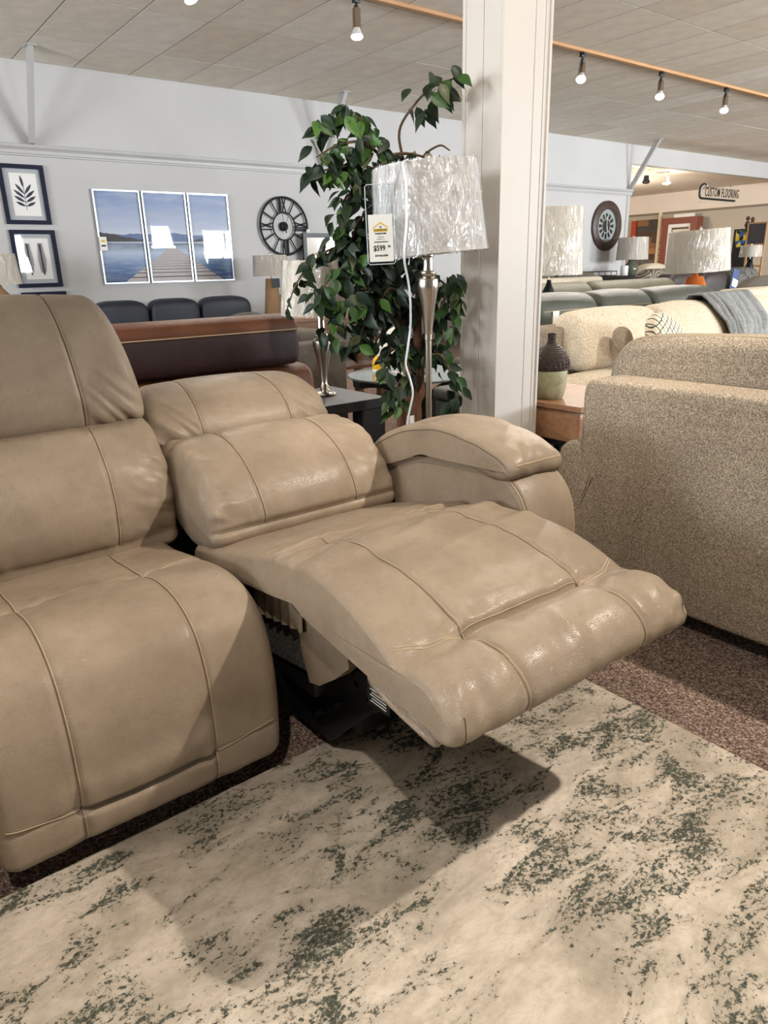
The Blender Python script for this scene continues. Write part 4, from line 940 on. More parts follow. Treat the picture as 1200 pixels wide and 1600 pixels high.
# ================================================================ FURNITURE BEHIND THE SOFA (left)
# brown leather sofa, its back towards us
b = thing('leather_sofa', (.75, 3.5, 0), 'cognac and maroon leather sofa with a rolled head cushion, behind the taupe sofa', 'sofa')
def roll(prof, x0, x1, m, name, parent, r=.04, disp=None, ns=110, nx=40): return Skin(prof, x0, x1, r, disp, ns=ns, nx=nx).build(name, m, parent)
lo = roll([(3.08,.06),(3.06,.35),(3.07,.58),(3.10,.645),(3.16,.665),(3.24,.65),(3.27,.5),(3.27,.06)], -.35, 1.93, M['brown'], 'back_frame', b, .03)
for x in (.30, .95, 1.55): MB().tube([(x, 3.064, .40), (x, 3.064, .56), (x, 3.085, .628), (x, 3.13, .662), (x, 3.16, .668)], .003, 5).build('seam', M['thread'], lo)
hd = roll([(3.10,.675),(3.065,.70),(3.055,.77),(3.062,.835),(3.095,.856),(3.20,.856),(3.28,.82),(3.29,.72),(3.24,.675)], -.30, 1.855, M['maroon'], 'head_cushion', b, .045)
roll([(3.062,.838),(3.066,.875),(3.10,.905),(3.16,.915),(3.24,.90),(3.285,.86),(3.28,.80),(3.18,.79),(3.09,.80)], -.29, 1.85, M['brown'], 'head_roll', b, .03)
MB().tube([(-.25, 3.058, .843), (1.83, 3.058, .843)], .0028, 6).build('seam', M['thread'], hd)
MB().rbox((-.35, 3.25, .06), (1.93, 3.98, .42), .05, 3).build('seat_base', M['brown'], b)
for xa in (-.38, 1.72): MB().rbox((xa, 3.27, .06), (xa+.22, 3.98, .60), .07, 3).build('armrest', M['brown'], b)
for x in (-.3, 1.85):
    for yy in (3.15, 3.9): MB().cyl((x, yy, 0), (x, yy, .06), .025, 10).build('foot', M['black'], b)
# navy sofa along the wall
b = thing('leather_sofa', (3.1, 8.4, 0), 'dark navy three-cushion leather sofa against the back wall under the triptych', 'sofa')
MB().rbox((1.85, 7.75, .08), (4.42, 8.72, .42), .04, 3).build('seat_base', M['navy'], b)
MB().rbox((1.95, 8.46, .30), (4.34, 8.74, .76), .05, 3).build('back_frame', M['navy'], b)
for (x0, x1) in ((2.42, 3.035), (3.045, 3.655), (3.665, 4.335)):
    MB().puff(((x0+x1)/2, 8.38, .62), ((x1-x0)/2, .13, .235), (4, 5), rot=(.08, 0, 0)).build('back_cushion', M['navy'], b)
    MB().puff(((x0+x1)/2, 8.02, .44), ((x1-x0)/2, .30, .08), (4, 5)).build('seat_cushion', M['navy'], b)
MB().puff((2.10, 8.38, .62), (.30, .13, .235), (4, 5)).build('back_cushion', M['navy'], b)
for x in (1.9, 4.38): MB().rbox((x-.1, 7.75, .08), (x+.1, 8.7, .60), .06, 3).build('armrest', M['navy'], b)
# lamps
def table(name, x0, x1, y0, y1, z, m, label, cat='table', leg=.05, top=.035, group=None, shelf=None, apron=0.0, panel=False):
    t = thing(name, ((x0+x1)/2, (y0+y1)/2, 0), label, cat, group)
    MB().rbox((x0, y0, z-top), (x1, y1, z), .004, 1).build('table_top', m, t, smooth=False)
    for xx in (x0, x1-leg):
        for yy in (y0, y1-leg): MB().rbox((xx+.004, yy+.004, 0), (xx+leg, yy+leg, z-top), .003, 1).build('leg', m, t, smooth=False)
    if apron:
        MB().box((x0+leg, y0+.01, z-top-apron), (x1-leg, y0+.03, z-top)).build('apron', m, t, smooth=False); MB().box((x0+.01, y0+leg, z-top-apron), (x0+.03, y1-leg, z-top)).build('apron', m, t, smooth=False)
        MB().box((x1-.03, y0+leg, z-top-apron), (x1-.01, y1-leg, z-top)).build('apron', m, t, smooth=False)
    if shelf: MB().box((x0+.02, y0+.02, shelf), (x1-.02, y1-.02, shelf+.025)).build('shelf', m, t, smooth=False)
    return t
table('end_table', 4.48, 4.95, 8.08, 8.55, .58, M['midwood'], 'brown wooden end table under the tapered wooden lamp', apron=.06)
def table_lamp(x, y, z, body, bm, rt, rb, s0, s1, label, fabric, wrap=True, finial=True, n=28, sqz=1, tilt=0, axis=(0, 1, 0), group=None):
    t = thing('table_lamp', (x, y, z), label, 'lamp', group)
    MB().lathe(body, (x, y, z), n).build('lamp_base', bm, t)
    MB().cyl((x, y, z+body[-1][1]), (x, y, s1), .006, 8).build('harp', M['steel'], t)
    wrapped_shade(t, (x, y, (s0+s1)/2), rt, rb, -(s1-s0)/2, (s1-s0)/2, fabric, tilt, axis, 36, wrap, sqz)
    if finial: MB().lathe([(.003, 0), (.014, .008), (.016, .02), (.008, .035), (0, .038)], (x, y, s1-.004), 12).build('finial', M['steel'], t)
    return t
M['rattan'] = wood('tan_carved_wood', (150, 116, 78), (120, 90, 58), 18, .7, (10, 10, 1))
M['linen'] = shade_mat('linen_shade', (222, 209, 192))
tl = table_lamp(4.645, 8.3, .58, [(.0, 0), (.115, 0), (.115, .015), (.075, .44), (.07, .46), (.0, .46)], M['rattan'], .205, .222, 1.07, 1.315, 'table lamp with tapered tan wooden base and wrapped linen shade by the wall clock', M['linen'])
MB().box((4.58, 8.17, .93), (4.69, 8.172, 1.04)).build('hang_tag', M['ink'], tl, smooth=False)
table('end_table', 1.30, 1.80, 8.05, 8.5, .58, M['midwood'], 'brown end table at the left edge, mostly behind the taupe headrest', apron=.06)
table_lamp(1.53, 8.27, .58, [(.0, 0), (.11, 0), (.13, .06), (.145, .16), (.13, .28), (.09, .38), (.03, .45), (.02, .48)], M['rattan'], .19, .215, 1.065, 1.352, 'table lamp with round tan base and wrapped shade at the left edge', M['shadecream'])
price_tag(1.775, BY-.03, 1.07, .075, .15, 'small white price tag on the wall by the lamp at the left edge')
# black parsons end table with the silver lamp
t = thing('end_table', (1.76, 2.81, 0), 'black wooden end table behind the reclined seat, carrying a silver lamp', 'table')
MB().rbox((1.50, 2.57, .505), (2.0, 3.03, .55), .003, 1).build('table_top', M['blackwood'], t, smooth=False)
for (x0, y0, x1, y1) in ((1.86, 2.58, 1.99, 2.66), (1.51, 2.58, 1.60, 2.66), (1.86, 2.95, 1.99, 3.02), (1.51, 2.95, 1.60, 3.02)): MB().rbox((x0, y0, 0), (x1, y1, .505), .003, 1).build('leg', M['blackwood'], t, smooth=False)
body = [(0, 0), (.052, 0), (.055, .006), (.05, .014), (.028, .02), (.018, .03), (.024, .04), (.018, .05), (.016, .06), (.019, .10), (.026, .15), (.036, .20), (.044, .235), (.043, .25), (.034, .26), (.026, .265), (.03, .272), (.026, .28), (.018, .285), (.016, .36), (.012, .40)]
table_lamp(1.825, 2.83, .55, body, M['steel'], .155, .178, .918, 1.150, 'brushed silver table lamp with cream shade on the black end table', M['shadecream'])
# grey sofa, end-on
b = thing('fabric_sofa', (2.4, 5.0, 0), 'grey-brown fabric sofa seen end-on behind the silver lamp', 'sofa')
MB().rbox((1.97, 4.10, .05), (2.84, 4.30, .655), .02, 3).build('armrest', M['greyfab'], b)
MB().rbox((1.97, 4.30, .05), (2.80, 5.70, .40), .03, 3).build('seat_base', M['greyfab'], b)
MB().rbox((1.97, 5.70, .05), (2.84, 5.90, .655), .02, 3).build('armrest', M['greyfab'], b)
MB().rbox((2.60, 4.30, .30), (2.84, 5.70, .72), .04, 3).build('backrest', M['greyfab'], b)
for k in range(2): MB().puff((2.30, 4.66+.70*k, .44), (.34, .345, .085), (4, 5)).build('seat_cushion', M['greyfab'], b)
for (x, yy) in ((2.05, 4.2), (2.75, 4.2), (2.05, 5.8), (2.75, 5.8)): MB().cyl((x, yy, 0), (x, yy, .06), .025, 10).build('foot', M['black'], b)
pw = MB().puff((2.26, 4.43, .70), (.2, .06, .165), (2.6, 3.4), rot=(.25, 0, .1)).build('throw_pillow', M['darkfab'], loc=(2.30, 4.44, .53)); tag(pw, 'dark grey throw pillow on the grey-brown sofa', 'pillow')
# wooden console with a vase and a small frame
table('console_table', 3.05, 4.02, 5.18, 5.6, .745, M['midwood'], 'brown wooden console table behind the ficus with a lower shelf', leg=.07, apron=.08, shelf=.28)
vz = thing('vase', (3.42, 5.4, .745), 'silver patterned bulb vase on the wooden console', 'vase')
MB().lathe([(0, 0), (.05, 0), (.085, .05), (.09, .09), (.07, .14), (.03, .165), (.025, .20), (.035, .22), (.03, .22), (.02, .2)], (3.42, 5.4, .745), 24).build('body', plain('silver_mosaic', (190, 190, 188), .3, .6), vz)
ph = thing('photo_frame', (3.22, 5.42, .745), 'small dark photo frame on the wooden console', 'picture frame')
frame_bars(MB(), 3.12, 3.32, .745, .93, 5.45, .03, .02).build('frame', M['darkwood'], ph, smooth=False); MB().box((3.15, 5.44, .775), (3.29, 5.445, .90)).build('card', M['paper'], ph, smooth=False)
# black framed mirror leaning at the wall
mr = thing('wall_mirror', (5.75, 8.7, 1.0), 'black framed mirror beside the roman numeral clock, half behind the ficus', 'mirror')
frame_bars(MB(), 5.50, 6.10, .9, 1.61, 8.90, .055, .04).build('frame', M['black'], mr, smooth=False); MB().box((5.55, 8.89, .95), (6.05, 8.895, 1.56)).build('mirror_glass', NT('mirror').fin((230, 234, 240), .03, 1), mr, smooth=False)
price_tag(5.62, BY-.06, 1.60, .05, .06, 'tiny white price tag between the roman clock and the black mirror')
# glass table on a curved black base
gt = thing('glass_table', (2.85, 3.4, 0), 'rounded glass table on a curved black base behind the ficus', 'table')
MB().lathe([(0, .488), (.435, .488), (.442, .494), (.435, .50), (0, .50)], (2.86, 3.38, 0), 56, 1.0, .92).build('glass_top', NT('table_glass').fin((205, 222, 216), .04, 0, Transmission_Weight=.85, IOR=1.45), gt)
def curved_leg(dx, dy):
    P = smoothpath([(.40, .455, 0), (.32, .458, 0), (.23, .44, 0), (.15, .38, 0), (.10, .28, 0), (.075, .16, 0), (.07, .02, 0)], 5); vs = []; n = len(P); w = .055
    for i, q in enumerate(P):
        t_ = (P[min(i+1, n-1)]-P[max(i-1, 0)]).normalized(); nn = Vector((-t_.y, t_.x, 0))*.02
        for (o, h) in ((-w, -1), (w, -1), (w, 1), (-w, 1)):
            r_ = q.x+nn.x*h; z_ = q.y+nn.y*h; vs.append((2.86+dx*r_-dy*o, 3.38+dy*r_+dx*o, max(z_, .002)))
    return MB().add(vs, [(i*4+j, i*4+(j+1) % 4, (i+1)*4+(j+1) % 4, (i+1)*4+j) for i in range(n-1) for j in range(4)]+[(0, 1, 2, 3), (n*4-1, n*4-2, n*4-3, n*4-4)])
for a in (165, 285, 45):
    curved_leg(math.cos(R(a)), math.sin(R(a))).build('leg', M['blackwood'], gt); MB().cyl((2.86+.35*math.cos(R(a)), 3.38+.35*math.sin(R(a))*.95, .468), (2.86+.35*math.cos(R(a)), 3.38+.35*math.sin(R(a))*.95, .488), .03, 14).build('standoff', M['steel'], gt)
MB().lathe([(0, 0), (.2, 0), (.2, .02), (0, .02)], (2.86, 3.38, 0), 32).build('foot_plate', M['blackwood'], gt)
fg = thing('figurine', (2.80, 3.58, .5), 'white and yellow glazed bird figurine on the glass table', 'figurine')
wh = plain('white_glaze', (236, 228, 212), .25); ye = plain('yellow_glaze', (226, 172, 34), .3)
MB().tube(smoothpath([(2.73, 3.60, .50), (2.74, 3.60, .56), (2.79, 3.59, .61)]), [.03+.012*math.sin(i/12*3) for i in range(13)], 12).build('body', ye, fg)
MB().tube(smoothpath([(2.75, 3.60, .57), (2.76, 3.60, .65), (2.80, 3.59, .71), (2.87, 3.57, .755)]), [.035, .036, .037, .037, .037, .036, .035, .034, .033, .032, .031, .030, .029, .028, .027, .025, .022, .018, .012], 12).build('crest', wh, fg)
MB().tube(smoothpath([(2.78, 3.57, .555), (2.84, 3.56, .60), (2.89, 3.55, .635), (2.93, 3.54, .645)]), [.028, .028, .027, .026, .025, .024, .023, .022, .021, .02, .019, .018, .017, .016, .015, .013, .012, .011, .008], 10).build('wing', wh, fg)
MB().lathe([(0, 0), (.045, 0), (.045, .012), (.03, .02), (0, .02)], (2.74, 3.60, .5), 18).build('base', wh, fg)
for k, (x, y, a) in enumerate(((2.70, 3.22, .3), (2.84, 3.42, -.2))):
    pp = thing('leaflet', (x, y, .5), ('white printed leaflet near the front rim of the glass table', 'white printed leaflet beside the figurine on the glass table')[k], 'leaflet')
    MB(Matrix.Translation((x, y, .501)) @ Matrix.Rotation(a, 4, 'Z')).box((-.10, -.07, 0), (.10, .07, .003)).build('sheet', M['paper'], pp, smooth=False)
    MB(Matrix.Translation((x, y, .5045)) @ Matrix.Rotation(a, 4, 'Z')).box((-.07, -.04, 0), (.02, .04, .0006)).build('printed_photo', plain('leaflet_print', (150, 120, 96), .6), pp, smooth=False)
# grey-green cabinet/ottoman block behind the glass table
ot = thing('storage_ottoman', (2.74, 2.67, 0), 'dark grey-green storage ottoman between the ficus and the pillar', 'ottoman')
MB().rbox((2.56, 2.46, .05), (2.93, 2.88, .43), .02, 3).build('body', M['green'], ot); MB().rbox((2.55, 2.45, .43), (2.94, 2.89, .50), .025, 3).build('lid', M['green'], ot)
for x in (2.62, 2.87): MB().cyl((x, 2.67, 0), (x, 2.67, .05), .02, 8).build('foot', M['black'], ot)

# ================================================================ FURNITURE ON THE RIGHT
# beige tweed loveseat, its back to us
b = thing('tweed_loveseat', (2.3, .6, 0), 'beige tweed loveseat at the right edge with its back to the taupe sofa', 'sofa')
bx = 1.915
bk = Skin([(-.62,.07),(-.62,.45),(-.62,.70),(-.60,.745),(-.5,.756),(.4,.756),(1.30,.756),(1.40,.75),(1.43,.725),(1.432,.60),(1.432,.3),(1.432,.07),(1.0,.065),(0,.065)], bx, bx+.20, .02, lambda X, U: .002*vnoise(X*8, U*5), ns=260, nx=14)
bko = bk.build('backrest', M['tweed'], b)
ar = Skin([(1.33,.07),(1.33,.50),(1.345,.535),(1.38,.55),(1.46,.545),(1.505,.525),(1.525,.49),(1.53,.40),(1.53,.07)], bx+.004, bx+.92, .025, ns=120, nx=30)
ar.build('armrest', M['tweed'], b)
MB().rbox((bx+.004, -.72, .07), (bx+.92, -.60, .55), .035, 3).build('armrest', M['tweed'], b)
MB().rbox((bx+.1, -.62, .08), (bx+.88, 1.34, .34), .03, 3).build('seat_base', M['tweed'], b)
for (y0, y1) in ((.46, 1.47), (-.60, .44)):
    cu = Skin([(y0,.50),(y0,.72),(y0+.015,.82),(y0+.07,.865),(y0+.2,.878),((y0+y1)/2,.885),(y1-.2,.872),(y1-.08,.855),(y1-.02,.80),(y1,.72),(y1,.50),((y0+y1)/2,.47)], bx+.17, bx+.40, .045, lambda X, U: .010*np.sin(np.clip((X-bx-.17)/.23, 0, 1)*math.pi)+.003*vnoise(X*9, U*5), ns=200, nx=20)
    co_ = cu.build('back_cushion', M['tweed'], b)
    ss = [(bx+.215, cu.s_of(y0+.07,.865)), (bx+.215, cu.s_of((y0+y1)/2,.885)), (bx+.215, cu.s_of(y1-.08,.855)), (bx+.215, cu.s_of(y1,.66))]
    cu.seam(ss, co_, .003, .001)
    MB().puff((bx+.60, (y0+y1)/2, .41), (.33, (y1-y0)/2-.04, .09), (4, 5)).build('seat_cushion', M['tweed'], b)
for (x, yy) in ((bx+.06, 1.25), (bx+.06, -.5), (bx+.8, 1.25), (bx+.8, -.5)): MB().box((x, yy, 0), (x+.06, yy+.06, .08)).build('foot', M['black'], b)
# oak end table with the acorn vase
t = thing('end_table', (2.74, 2.12, 0), 'knotty oak end table with black metal legs between the pillar and the sofas', 'table')
MB().rbox((2.47, 1.85, .505), (2.97, 2.36, .53), .003, 1).build('table_top', M['oak'], t, smooth=False)
tb = Skin([(1.90,.365),(1.868,.37),(1.865,.44),(1.868,.495),(1.90,.504),(2.1,.505),(2.30,.504),(2.345,.495),(2.348,.44),(2.345,.37),(2.30,.365),(2.1,.365)], 2.482, 2.955, .012, ns=120, nx=10)
tb.build('drawer_box', M['oak'], t)
for (x, yy) in ((2.50, 1.88), (2.90, 1.88), (2.50, 2.29), (2.90, 2.29)): MB().box((x, yy, 0), (x+.035, yy+.035, .365)).build('leg', M['blackmetal'], t, smooth=False)
MB().box((2.50, 1.88, .34), (2.935, 1.915, .366)).box((2.50, 2.29, .34), (2.935, 2.325, .366)).box((2.50, 1.88, .34), (2.535, 2.325, .366)).build('rail', M['blackmetal'], t, smooth=False)
vx, vy = 2.565, 2.10
v = thing('acorn_vase', (vx, vy, .53), 'acorn-shaped ceramic vase with a dark textured cap on the oak table', 'vase')
ceramic = NT('sage_ceramic'); ceramic = (lambda t_: t_.fin(t_.ramp(t_.noise(14, 5, .7), [(.3, (116, 112, 84)), (.55, (160, 156, 122)), (.75, (142, 132, 98))]), .55))(ceramic)
MB().lathe([(0, 0), (.068, 0), (.082, .01), (.092, .045), (.097, .09), (.098, .125), (.096, .13)], (vx, vy, .53), 40, .78, .78).build('body', ceramic, v)
capm = NT('dark_ribbed_cap'); cv_ = capm.map((1, 1, 1)); capm.bump(capm.wave(38, 2, 2, 4, cv_, 'Z'), .8, .004); capm = capm.fin((62, 48, 42), .45)
MB().lathe([(.096, .128), (.104, .132), (.106, .145), (.102, .175), (.086, .205), (.060, .228), (.034, .24), (.026, .25), (.024, .275), (.027, .285), (.022, .288), (.018, .28)], (vx, vy, .53), 40, .78, .78).build('cap', capm, v)
for j in range(7):
    zz = .145+.013*j; rr = [.1065, .1045, .100, .093, .083, .070, .055][j]; n = 26-2*j
    for k in range(n):
        a = 2*math.pi*(k+.5*(j % 2))/n
        if math.cos(a)*(-.77)+math.sin(a)*(-.63) < -.2: continue
        MB().puff((vx+.78*rr*math.cos(a), vy+.78*rr*math.sin(a), .53+zz), (.0055, .0055, .007), (2, 2), 6, 4).build('scale', capm, v)
# cream sofa facing us
b = thing('cream_sofa', (4.6, 2.6, 0), 'cream boucle sofa with big back cushions and a grey throw, beyond the beige loveseat', 'sofa')
MB().rbox((3.30, 1.95, .08), (6.4, 3.10, .32), .03, 3).build('seat_base', M['cream'], b)
MB().rbox((3.44, 2.86, .25), (6.4, 3.10, .745), .04, 3).build('back_frame', M['tweed'], b)
def lean_cushion(x0, x1, name='back_cushion'):
    cu = Skin([(2.86,.475),(2.73,.49),(2.69,.56),(2.72,.68),(2.79,.78),(2.85,.815),(2.92,.82),(2.97,.77),(2.97,.62),(2.93,.48)], x0, x1, .07, lambda X, U: .02*np.sin(np.clip((X-x0)/(x1-x0), 0, 1)*math.pi)+.004*vnoise(X*7, U*8), ns=110, nx=40, end_bulge=.02)
    return cu.build(name, M['cream'], b)
for a, c_ in ((3.62, 4.51), (4.51, 5.32), (5.32, 6.25)): lean_cushion(a, c_)
for a, c_ in ((3.31, 4.45), (4.46, 5.34), (5.35, 6.3)): MB().puff(((a+c_)/2, 2.35, .41), ((c_-a)/2, .41, .09), (5, 6)).build('seat_cushion', M['cream'], b)
MB().rbox((6.3, 1.95, .08), (6.5, 3.1, .62), .06, 3).build('armrest', M['cream'], b)
for x in (3.3, 6.3):
    for yy in (2.0, 3.0): MB().box((x, yy, 0), (x+.06, yy+.06, .08)).build('foot', M['black'], b)
def stripe_mat():
    t = NT('cream_check_fabric'); v_ = t.map((1, 1, 1), (0, .5, 0)); w1 = t.val(t.wave(9, 1.2, 2, 3, v_, 'X'), .90, .96); w2 = t.val(t.wave(9, 1.5, 2, 3, v_, 'Z'), .92, .97)
    return t.fin(t.mix(t.math('MAXIMUM', w1, w2), lin((226, 212, 188)), lin((52, 50, 46))), .9)
pw = thing('throw_pillow', (4.02, 2.55, .5), 'cream throw pillow with dark check lines leaning on the cream sofa', 'pillow')
MB().puff((4.03, 2.43, .665), (.20, .06, .15), (2.4, 3.2), rot=(-.35, .35, 0)).build('cover', stripe_mat(), pw)
pw = thing('throw_pillow', (3.80, 2.62, .5), 'dark beige throw pillow behind the checked pillow', 'pillow')
MB().puff((3.84, 2.60, .66), (.075, .04, .085), (2.4, 3.2), rot=(-.35, .1, 0)).build('cover', M['tweed'], pw)
# grey throw over the cream sofa back
th = thing('throw_blanket', (5.2, 2.75, .5), 'crumpled grey throw blanket draped over the cream sofa back', 'blanket')
def drape(x0, x1, sx, zend, seed):
    vs = []; nu, nv = 34, 40
    path = smoothpath([(2.99, .62), (2.97, .80), (2.92, .868), (2.84, .868), (2.76, .80), (2.69, .69), (2.655, .56), (2.64, zend)], 6) if False else None
    P = np.array([(3.02, .66), (2.995, .80), (2.94, .882), (2.85, .884), (2.765, .81), (2.68, .69), (2.645, .57), (2.63, zend)]); d = np.r_[0, np.cumsum(np.linalg.norm(np.diff(P, axis=0), axis=1))]
    for j in range(nv+1):
        s_ = d[-1]*j/nv; yy = np.interp(s_, d, P[:, 0]); zz = np.interp(s_, d, P[:, 1])
        for i in range(nu+1):
            t = i/nu; x = x0+(x1-x0)*t+sx*(j/nv)+.02*float(vnoise(np.array(t*3+seed), np.array(j*.12)))
            f = .016*math.sin(t*17+seed+j*.09)+.014*float(vnoise(np.array(t*7+seed*2), np.array(j*.16)))
            vs.append((x, yy-.02-abs(f)*1.2, zz+f*.3))
    mb = MB().add(vs, [(j*(nu+1)+i, j*(nu+1)+i+1, (j+1)*(nu+1)+i+1, (j+1)*(nu+1)+i) for j in range(nv) for i in range(nu)])
    o = mb.build('fold', M['throw'], th); md = o.modifiers.new('thick', 'SOLIDIFY'); md.thickness = .012; return o
drape(5.03, 5.28, .16, .50, 1.0); drape(5.30, 5.72, .10, .52, 4.2)
# grey-green leather sofa behind the cream one
b = thing('leather_sofa', (5.2, 3.7, 0), 'grey-green leather reclining sofa with three rounded headrests behind the cream sofa', 'sofa')
for (x0, x1) in ((3.93, 4.62), (4.64, 5.32), (5.34, 6.32)):
    hr = Skin([(3.36,.64),(3.33,.73),(3.345,.815),(3.40,.875),(3.48,.902),(3.58,.895),(3.65,.84),(3.65,.69),(3.55,.63)], x0, x1, .06, lambda X, U, a=x0, c_=x1: .015*np.sin(np.clip((X-a)/(c_-a), 0, 1)*math.pi), ns=90, nx=24)
    ho = hr.build('headrest', M['green'], b); u_ = hr.s_of(3.345, .80); hr.seam([(x0+.05, u_), (x1-.05, u_)], ho, .003, .001)
    Skin([(3.38,.36),(3.345,.44),(3.345,.54),(3.39,.62),(3.5,.64),(3.62,.60),(3.65,.45),(3.60,.34)], x0, x1, .05, ns=80, nx=20).build('back_cushion', M['green'], b)
    Skin([(3.40,.08),(3.36,.14),(3.355,.28),(3.40,.36),(3.5,.37),(3.64,.34),(3.66,.2),(3.62,.08)], x0, x1, .04, ns=80, nx=20).build('back_panel', M['green'], b)
MB().rbox((3.93, 3.62, .08), (6.32, 4.22, .44), .05, 3).build('seat_base', M['green'], b)
MB().rbox((6.33, 3.40, .08), (6.55, 4.22, .62), .07, 3).build('armrest', M['green'], b)
for x in (4.0, 6.2):
    for yy in (3.5, 4.1): MB().cyl((x, yy, 0), (x, yy, .09), .03, 8).build('foot', M['black'], b)
b = thing('leather_sofa', (7.2, 5.3, 0), 'olive leather sofa whose top edge shows above the grey-green sofa', 'sofa')
for (x0, x1) in ((5.75, 6.85), (6.88, 8.5)):
    Skin([(5.02,.40),(4.98,.60),(5.0,.78),(5.06,.88),(5.15,.925),(5.25,.915),(5.34,.85),(5.36,.6),(5.30,.38)], x0, x1, .10, ns=80, nx=24).build('back_cushion', M['olive'], b)
MB().rbox((5.72, 5.0, .06), (8.52, 5.95, .42), .05, 3).build('seat_base', M['olive'], b)
for x in (5.8, 8.4): MB().cyl((x, 5.2, 0), (x, 5.2, .07), .03, 8).build('foot', M['black'], b)
for x in (5.8, 8.4): MB().cyl((x, 5.85, 0), (x, 5.85, .07), .03, 8).build('foot', M['black'], b)
# tall wrapped lamp behind the pillar
table('sofa_table', 5.15, 5.62, 4.30, 4.70, .62, M['darkwood'], 'dark wooden table behind the pillar holding the tall wrapped lamp', apron=.05)
table_lamp(5.385, 4.475, .62, [(0, 0), (.09, 0), (.09, .015), (.03, .03), (.05, .10), (.075, .17), (.06, .25), (.025, .32), (.018, .36)], M['blackmetal'], .270, .292, 1.02, 1.585, 'large wrapped cream lamp shade showing just right of the pillar', M['shadecream'], finial=False)
hg = thing('price_tag', (5.3, 4.3, .86), 'white price tag hanging against the right side of the pillar', 'price tag', 'white price tags')
MB().box((4.055, 3.318, .58), (4.12, 3.322, .80)).build('card', M['paper'], hg, smooth=False)
# orange ceramic lamp
table('sofa_table', 7.02, 7.60, 3.92, 4.38, .55, M['darkwood'], 'dark table behind the grey-green sofa holding the orange lamp', apron=.05)
ol = table_lamp(7.306, 4.145, .55, [(0, 0), (.19, 0), (.195, .02), (.19, .12), (.165, .22), (.115, .32), (.085, .39), (.07, .41), (.03, .415), (.02, .44)], plain('orange_glaze', (176, 88, 34), .22), .285, .312, 1.003, 1.405, 'table lamp with a square orange ceramic base and wide wrapped shade', M['shadecream'], tilt=R(3), axis=(-.5, -.8, 0))
# console by the wall with small lamp, tray, candle
table('console_table', 10.95, 12.98, 8.15, 8.62, .895, M['black'], 'black console table under the dark wooden clock', leg=.05, apron=.05)
table_lamp(12.45, 8.38, .895, [(0, 0), (.09, 0), (.10, .02), (.13, .07), (.13, .14), (.10, .20), (.06, .24), (.05, .27), (.07, .30), (.03, .33)], plain('smoky_glass', (92, 94, 82), .15), .27, .29, 1.17, 1.565, 'small lamp with smoky glass base on the black console', M['linen'])
cn = thing('candle', (12.12, 8.3, .895), 'white pillar candle beside the small lamp on the black console', 'candle')
MB().lathe([(0, 0), (.07, 0), (.07, .17), (.06, .175), (0, .17)], (12.12, 8.3, .895), 20).build('wax', M['white'], cn); MB().cyl((12.12, 8.3, 1.06), (12.12, 8.3, 1.085), .004, 5).build('wick', M['ink'], cn)
tr = thing('wire_tray', (11.4, 8.35, .895), 'black wire tray on the left half of the black console', 'tray')
for z in (.905, .98): MB().tube([(11.05, 8.2, z), (11.75, 8.2, z), (11.75, 8.5, z), (11.05, 8.5, z)], .008, 6, closed=True).build('wire_ring', M['black'], tr)
for x in (11.05, 11.22, 11.4, 11.58, 11.75): MB().cyl((x, 8.2, .90), (x, 8.2, .98), .007, 6).build('post', M['black'], tr)
# low cream bench top seen under the wrapped lamp
bn = thing('cream_bench', (9.0, 7.6, 0), 'cream upholstered bench with brown cushions below the wrapped shade', 'bench')
MB().rbox((8.0, 7.2, .10), (10.0, 7.8, .93), .06, 3).build('back', M['cream'], bn)
for k in range(2): MB().puff((8.5+.95*k, 7.45, .95), (.46, .2, .06), (3, 4)).build('cushion', M['greyfab'], bn)
for x in (8.1, 9.9): MB().cyl((x, 7.5, 0), (x, 7.5, .1), .03, 8).build('foot', M['black'], bn)
# white boucle armchair and medallion armchair
b = thing('armchair', (13.75, 8.3, 0), 'white rounded armchair beside the small lamp at the wall end', 'chair')
MB().puff((13.72, 8.75, .62), (.52, .22, .48), (3, 4)).build('backrest', M['cream'], b); MB().puff((13.72, 8.35, .36), (.50, .45, .22), (4, 4)).build('seat', M['cream'], b)
for sg_ in (-1, 1): MB().puff((13.72+sg_*.45, 8.4, .48), (.13, .45, .26), (4, 4)).build('armrest', M['cream'], b)
for (x, yy) in ((13.4, 8.1), (14.1, 8.1), (13.4, 8.7), (14.1, 8.7)): MB().cyl((x, yy, 0), (x, yy, .16), .03, 8).build('leg', M['darkwood'], b)
def medallion():
    t = NT('medallion_fabric'); d = t.voro(2.6); f = t.math('FRACT', t.math('MULTIPLY', d, 7)); return t.fin(t.mix(t.val(f, .4, .6), lin((150, 138, 118)), lin((78, 70, 62))), .9)
def speckle():
    t = NT('speckled_grey_fabric'); return t.fin(t.ramp(t.noise(16, 4, .7), [(.42, (48, 46, 46)), (.55, (112, 108, 102)), (.62, (66, 63, 60))]), .9)
def armchair(x, y, m, label, w=.95, zt=1.0):
    b = thing('armchair', (x, y, 0), label, 'chair')
    MB().puff((x, y+.30, zt-.42), (w/2, .16, .42), (4, 5), rot=(.12, 0, 0)).build('backrest', m, b); MB().puff((x, y-.05, .38), (w/2-.1, .38, .16), (4, 5)).build('seat', m, b)
    for sg_ in (-1, 1): MB().puff((x+sg_*(w/2-.08), y, .44), (.10, .42, .24), (4, 5)).build('armrest', m, b)
    for sx_ in (-1, 1):
        for sy_ in (-1, 1): MB().cyl((x+sx_*.35, y+sy_*.3, 0), (x+sx_*.35, y+sy_*.3, .24), .025, 8).build('leg', M['darkwood'], b)
armchair(11.6, 7.0, medallion(), 'medallion patterned armchair left of the orange lamp', 1.15, 1.01)
armchair(12.42, 6.0, speckle(), 'speckled dark grey armchair right of the orange lamp', .95, 1.0)
